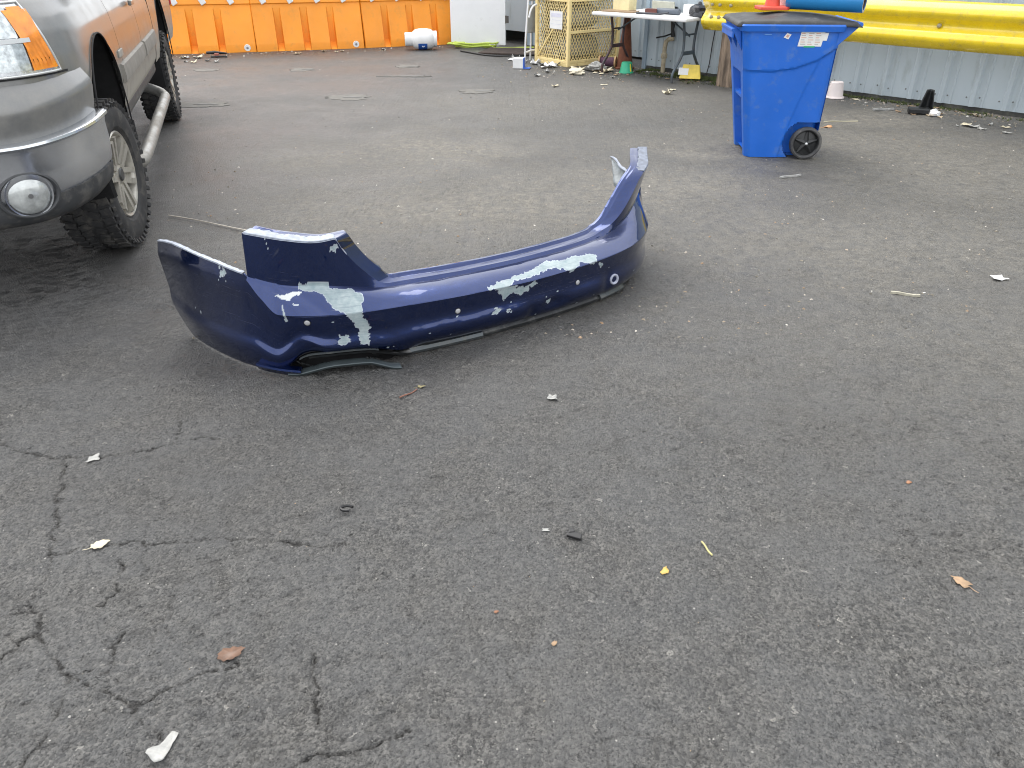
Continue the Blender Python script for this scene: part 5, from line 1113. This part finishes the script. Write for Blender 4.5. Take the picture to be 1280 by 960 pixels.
# foreground pieces, near to far
sheet_bit('paper_scrap', 'torn white paper scrap nearest the camera at lower left', 'paper', -.745, 1.035, .045, .060, PAPW, -.4, .35, 1)
leaf_bit('leaf', 'flat brown leaf lying wet on the asphalt at lower left', -.68, 1.285, .062, BRN, .5, 0, 2, stem=False)
leaf_bit('leaf', 'small pale cream leaf lying beside a crack at left', -1.178, 1.675, .052, PALE, .7, 0, 3, wid=.6)
sheet_bit('paper_scrap', 'small white paper chip on the asphalt left of the bumper foreground', 'paper', -1.40, 2.10, .046, .034, PAPW, .3, .2, 4)
placed('rubber_clip', 'small black broken ring in the left foreground', 'debris', (-.50, 1.825, gz_at(-.5, 1.825)+.005), lambda m: m.tube([(.018*math.cos(q), .012*math.sin(q), .006) for q in np.linspace(.4, 5.2, 12)], .0045, 6), BITS, smooth=60)
placed('plastic_bit', 'small black plastic fragment in the middle foreground', 'debris', (.18, 1.705, gz_at(.18, 1.705)+.006), lambda m: (m.box((0, 0, .004), (.042, .020, .010)), m.box((-.012, .012, .008), (.018, .016, .006), rotz(.5))), BITS, (.1, .1, -.3), bevel=.002)
leaf_bit('leaf', 'small bright yellow leaf in the middle foreground', .42, 1.57, .036, YELF, 1.1, 3, 5, stem=False)
stick('grass_stalk', 'short pale yellow stalk right of the yellow leaf', 'stalk', (.545, 1.685), (.562, 1.628), .0028, pm('yellow_stalk', (.40, .37, .17), .6), 0)
leaf_bit('leaf', 'curled tan lobed leaf at the right of the foreground', 1.212, 1.53, .056, TAN, 2.2, 5, 6)
leaf_bit('leaf', 'tiny orange leaf fragment at the right of the asphalt', 1.27, 1.97, .024, pm('orange_leaf', (.30, .15, .08), .6), .4, 3, 7, stem=False)
sheet_bit('paper_scrap', 'crumpled white paper scrap in front of the bumper', 'paper', .152, 2.48, .050, .034, PAPW, .1, .5, 8)
leaf_bit('leaf', 'tiny rust-coloured leaf bit in the lower middle', -.04, 1.42, .014, pm('rust_leaf', (.24, .12, .07), .7), .4, 0, 9, stem=False)
leaf_bit('leaf', 'tiny tan seed husk below the black plastic fragment', .105, 1.32, .018, TAN, .8, 0, 10, stem=False)
sheet_bit('paper_scrap', 'tiny white chip left of the black plastic fragment', 'paper', .10, 1.735, .022, .010, PAPW, .1, .3, 11)
stick('twig', 'thin reddish twig by the foot of the bumper', 'twig', (-.425, 2.485), (-.365, 2.545), .0028, pm('red_twig', (.17, .075, .05), .7), .004)
leaf_bit('leaf', 'shrivelled yellow leaf beside the twig under the bumper', -.35, 2.57, .034, pm('dry_leaf', (.24, .21, .11), .7), .5, 3, 12)
stick('wood_stick', 'short flat weathered wooden stick on the right of the asphalt', 'stick', (1.86, 3.492), (1.985, 3.450), .008, pm('grey_wood', (.36, .34, .27), .8, var=.3, vs=40), 0, z=.006, seg=4)
sheet_bit('paper_scrap', 'folded white paper at the right edge of the asphalt', 'paper', 2.50, 3.68, .07, .05, pm('clean_paper', (.6, .6, .6), .7), .1, .3, 13)
stick('wood_stick', 'white painted stick in front of the blue bin', 'stick', (1.95, 5.59), (2.125, 5.665), .009, PAPW, 0, z=.008, seg=4)
stick('wire', 'thin pale bent wire on the asphalt behind the bumper', 'wire', (-2.15, 4.69), (-1.50, 4.36), .0042, pm('pale_wire', (.50, .46, .40), .5, metal=.3), .012, z=.012)
stick('twig', 'thin grey twig on the ground right of the bin', 'twig', (2.97, 7.58), (3.31, 7.62), .006, STRAW, .02)
leaf_bit('leaf', 'orange dry leaf beside the wheel of the bin', 2.93, 7.35, .10, pm('orange_dry_leaf', (.55, .30, .15), .7), .5, 3, 14)
stick('wood_stick', 'white stick lying left of the black plastic scoop', 'stick', (3.68, 8.18), (3.90, 8.20), .014, PAPW, 0, z=.012, seg=4)
placed('foam_ball', 'round white foam lump beside the black plastic scoop', 'debris', (4.17, 7.90, .005), lambda m: crumple(m, .05, 12, .8, 3), WHITEP, smooth=40)
bp = thing('broken_moulding', 'broken black and red plastic moulding near the leftmost barrier', 'debris', (-4.38, 12.33, 0), .1)
m = MB(); m.tube([(-.15, 0, .06), (-.03, -.01, .065), (.14, 0, .05)], [.018, .024, .012], 8); m.tube([(-.08, -.06, .012), (.04, -.07, .016), (.15, -.06, .012)], .012, 8); m.build('black_strip', BLACKP, bp, 50)
m = MB(); m.box((0, -.03, .032), (.07, .06, .05), rotz(.2)); m.build('red_insert', pm('dull_red', (.30, .09, .06), .5), bp, None, .01)
# clusters: alike scraps share a label, each is its own thing
def scatter(n, seed, area, kinds):
    rg = np.random.default_rng(seed)
    for i in range(n):
        nm, lab, cat, grp, mats_, smin, smax = kinds[i % len(kinds)]
        t_ = rg.random(); x = area[0][0]+(area[1][0]-area[0][0])*t_+rg.normal()*area[2]; y = area[0][1]+(area[1][1]-area[0][1])*t_+rg.normal()*area[2]
        sz = smin+(smax-smin)*rg.random()**2; mt = mats_[int(rg.integers(len(mats_)))]
        if cat == 'leaf': leaf_bit(nm, lab, x, y, sz, mt, rg.random()*6, int(rg.integers(0, 5)), i, grp, stem=False)
        else: sheet_bit(nm, lab, cat, x, y, sz, sz*(.4+.6*rg.random()), mt, rg.random()*6, .3+.5*rg.random(), seed*100+i, grp)
CARD = pm('card_scrap', (.55, .44, .30), .8, var=.2, vs=20)
scatter(12, 1, ((-.05, 12.1), (.75, 10.95), .10), [('paper_scrap', 'crumpled white paper scrap by the foot of the cage', 'paper', 'paper scraps by the cage', [PAPW, WHITEP], .08, .20)])
scatter(9, 2, ((.75, 10.9), (1.35, 10.75), .10), [('cardboard_scrap', 'pale cardboard scrap on the ground in front of the cage', 'cardboard', 'cardboard scraps by the cage', [CARD, PALE, PAPW], .08, .24)])
scatter(14, 3, ((.95, 10.85), (1.6, 10.6), .12), [('leaf', 'dry brown leaf in the drift under the left of the table', 'leaf', 'dry leaves under the table', [TAN, BRN, PALE], .05, .11)])
scatter(10, 4, ((1.9, 10.35), (2.6, 9.95), .09), [('leaf', 'dry leaf on the moss along the wall under the table', 'leaf', 'leaves on the moss', [TAN, PALE, BRN], .04, .09)])
scatter(12, 5, ((3.75, 8.75), (4.9, 7.65), .07), [('leaf', 'dry leaf along the foot of the right wall', 'leaf', 'leaves along the right wall', [TAN, PALE, BRN], .05, .11)])
scatter(8, 6, ((3.8, 7.6), (4.5, 7.1), .18), [('paper_scrap', 'small pale scrap on the asphalt near the right wall', 'paper', 'scraps near the right wall', [PAPW, PALE], .04, .10)])
scatter(9, 7, ((-4.9, 12.2), (-3.9, 11.6), .22), [('plaster_scrap', 'pale plaster crumb on the ground near the leftmost barrier', 'debris', 'plaster crumbs near the leftmost barrier', [PAPW, PALE], .06, .16)])
scatter(8, 8, ((-3.9, 12.62), (-1.6, 13.1), .10), [('plaster_scrap', 'small pale crumb along the foot of the middle barriers', 'debris', 'crumbs along the barriers', [PAPW, CARD, PALE], .05, .13)])
scatter(8, 9, ((.2, 10.6), (1.9, 9.5), .3), [('paper_scrap', 'small pale scrap on the open asphalt in front of the table', 'paper', 'scraps in front of the table', [PAPW, PALE], .04, .12)])
scatter(6, 10, ((4.0, 8.15), (4.25, 7.85), .07), [('leaf', 'tan leaf heaped against the black plastic scoop', 'leaf', 'leaves against the scoop', [TAN, CARD], .08, .14)])
placed('paper_bag', 'flattened white bag on the ground under the left table leg', 'bag', (1.12, 10.95, .004), lambda m: crumple(m, .13, 14, .45, 9), PAPW, (0, 0, .4), smooth=25)
placed('paper_bag', 'cream crushed bag in front of the corner of the cage', 'bag', (.84, 10.62, .002), lambda m: crumple(m, .10, 14, .40, 13), pm('cream_paper', (.66, .60, .46), .7), (0, 0, 1.2), smooth=25)
# pale old concrete plugs set in the asphalt: parts of the ground
CONC = pm('old_concrete', (.14, .134, .12), .85, var=.2, vs=14, dirt=(.10, .10, .095), damt=.35, dsc=20)
for k, (x, y, rx, ry) in enumerate(((-.41, 9.33, .19, .15), (-1.83, 8.92, .22, .15), (-3.30, 8.49, .27, .17), (-2.81, 11.04, .17, .13), (-1.43, 11.34, .18, .14), (-4.1, 11.0, .16, .12), (-1.35, 10.45, .30, .06))):
    n = 64; V = []
    for q in range(n): a_ = 2*math.pi*q/n; g = .55+.5*vnoise(np.array([math.cos(a_)*2.1+k*7]), np.array([math.sin(a_)*2.1]), 95)[0]+.45*vnoise(np.array([math.cos(a_)*6+k*3]), np.array([math.sin(a_)*6]), 96)[0]; V.append((x+rx*g*math.cos(a_), y+ry*g*math.sin(a_)))
    zz_ = max(gz_at(x+dx, y+dy) for dx in (-rx, 0, rx) for dy in (-ry, 0, ry))
    m = MB(); m.prism(V, zz_-.02, zz_+.003); m.build('concrete_plug', CONC, ground)
    m = MB(); m.prism([(x+.07+.10*math.cos(q)*rx/.2, y+.03*math.sin(q)) for q in np.linspace(0, 6.0, 12)], zz_, zz_+.006); m.build('plug_lid', pm('plug_iron', (.12, .12, .115), .7), ground)
# grit and crumbs that nobody could count
def grit():
    rg = np.random.default_rng(77); V = []; F = []
    def add(x, y, s_):
        z = gz_at(x, y); b = len(V); a_ = rg.random()*6.28; c_, sn = math.cos(a_), math.sin(a_); h = s_*(.25+.5*rg.random())
        for px, py, pz in ((-1, -.6, 0), (1, -.5, 0), (.8, .6, 0), (-.7, .7, 0), (-.5, -.3, 1), (.5, -.2, 1), (.1, .4, .9)):
            px *= .5+.5*rg.random(); py *= .5+.5*rg.random(); V.append((x+s_*(px*c_-py*sn), y+s_*(px*sn+py*c_), z-.001+h*pz))
        F.extend([tuple(b+i for i in f) for f in ((0, 1, 5, 4), (1, 2, 6, 5), (2, 3, 6), (3, 0, 4, 6), (4, 5, 6))])
    for i in range(900): add(rg.uniform(-1.8, 2.2), rg.uniform(.9, 3.6), .0012+.003*rg.random()**3)
    for i in range(4200):
        y = 3.0+9*rg.random()**1.3; x = rg.uniform(-.48, .66)*y; add(x, y, .0022+.011*rg.random()**3.5)
    for i in range(1500):
        t_ = rg.random(); p_ = W0+WD*(-3.2+5.5*t_)+WN*(.03+abs(rg.normal())*.22); add(p_.x, p_.y, .004+.016*rg.random()**2.5)
    for i in range(500):
        t_ = rg.random(); add(-5.4+4.4*t_+rg.normal()*.05, 12.45+1.3*t_-abs(rg.normal())*.30, .004+.018*rg.random()**2.5)
    for i in range(500): add(rg.normal(.7, .55), rg.normal(11.0, .45), .004+.018*rg.random()**2.5)
    return V, F
V, F = grit(); me = bpy.data.meshes.new('grit'); me.from_pydata(V, [], F)
gm = bpy.data.materials.new('grit_mix'); _t, _N, _L, _p = nodes(gm); gi = _N.new('ShaderNodeNewGeometry')
r_ = _N.new('ShaderNodeValToRGB'); e_ = r_.color_ramp.elements; e_[0].color = (.10, .095, .085, 1); e_[1].color = (.62, .60, .55, 1); q_ = r_.color_ramp.elements.new(.55); q_.color = (.28, .25, .20, 1); q2 = r_.color_ramp.elements.new(.75); q2.color = (.30, .20, .12, 1)
_L.new(gi.outputs['Random Per Island'], r_.inputs['Fac']); _L.new(r_.outputs['Color'], _p.inputs['Base Color']); _p.inputs['Roughness'].default_value = .8
o = link('grit', me, gm); tag(o, 'loose pale grit and crumbs strewn over the asphalt', 'grit', kind='stuff')
# moss and weeds along the wall
def moss():
    rg = np.random.default_rng(5); V = []; F = []
    def tuft(x, y, s_):
        for k in range(5):
            a_ = rg.random()*6.28; l = s_*(.6+.8*rg.random()); w_ = s_*.18; c_, sn = math.cos(a_), math.sin(a_); b = len(V); z = gz_at(x, y)-.002; hh = s_*(.5+.7*rg.random())
            V.extend([(x-sn*w_, y+c_*w_, z), (x+sn*w_, y-c_*w_, z), (x+c_*l*.6+sn*w_*.7, y+sn*l*.6-c_*w_*.7, z+hh), (x+c_*l*.6-sn*w_*.7, y+sn*l*.6+c_*w_*.7, z+hh), (x+c_*l, y+sn*l, z+hh*.8)]); F.extend([(b, b+1, b+2, b+3), (b+3, b+2, b+4)])
    for i in range(5200):
        u = rg.random(); L_ = -2.9+1.75*u if i % 3 else -2.9+6.3*u; wdt = (.30 if L_ < -1.2 else .10)*(1 if L_ < 1.2 else 1.7); p_ = W0+WD*L_+WN*(.02+abs(rg.normal())*wdt*.6)
        if vnoise(np.array([p_.x*5]), np.array([p_.y*5]), 97)[0] > .40: tuft(p_.x, p_.y, .008+.016*rg.random())
    return V, F
V, F = moss(); me = bpy.data.meshes.new('moss'); me.from_pydata(V, [], F)
o = link('moss', me, pm('moss_green', (.075, .095, .028), .9, var=.5, vs=9)); tag(o, 'low green moss and weeds along the foot of the metal wall', 'moss', kind='stuff')
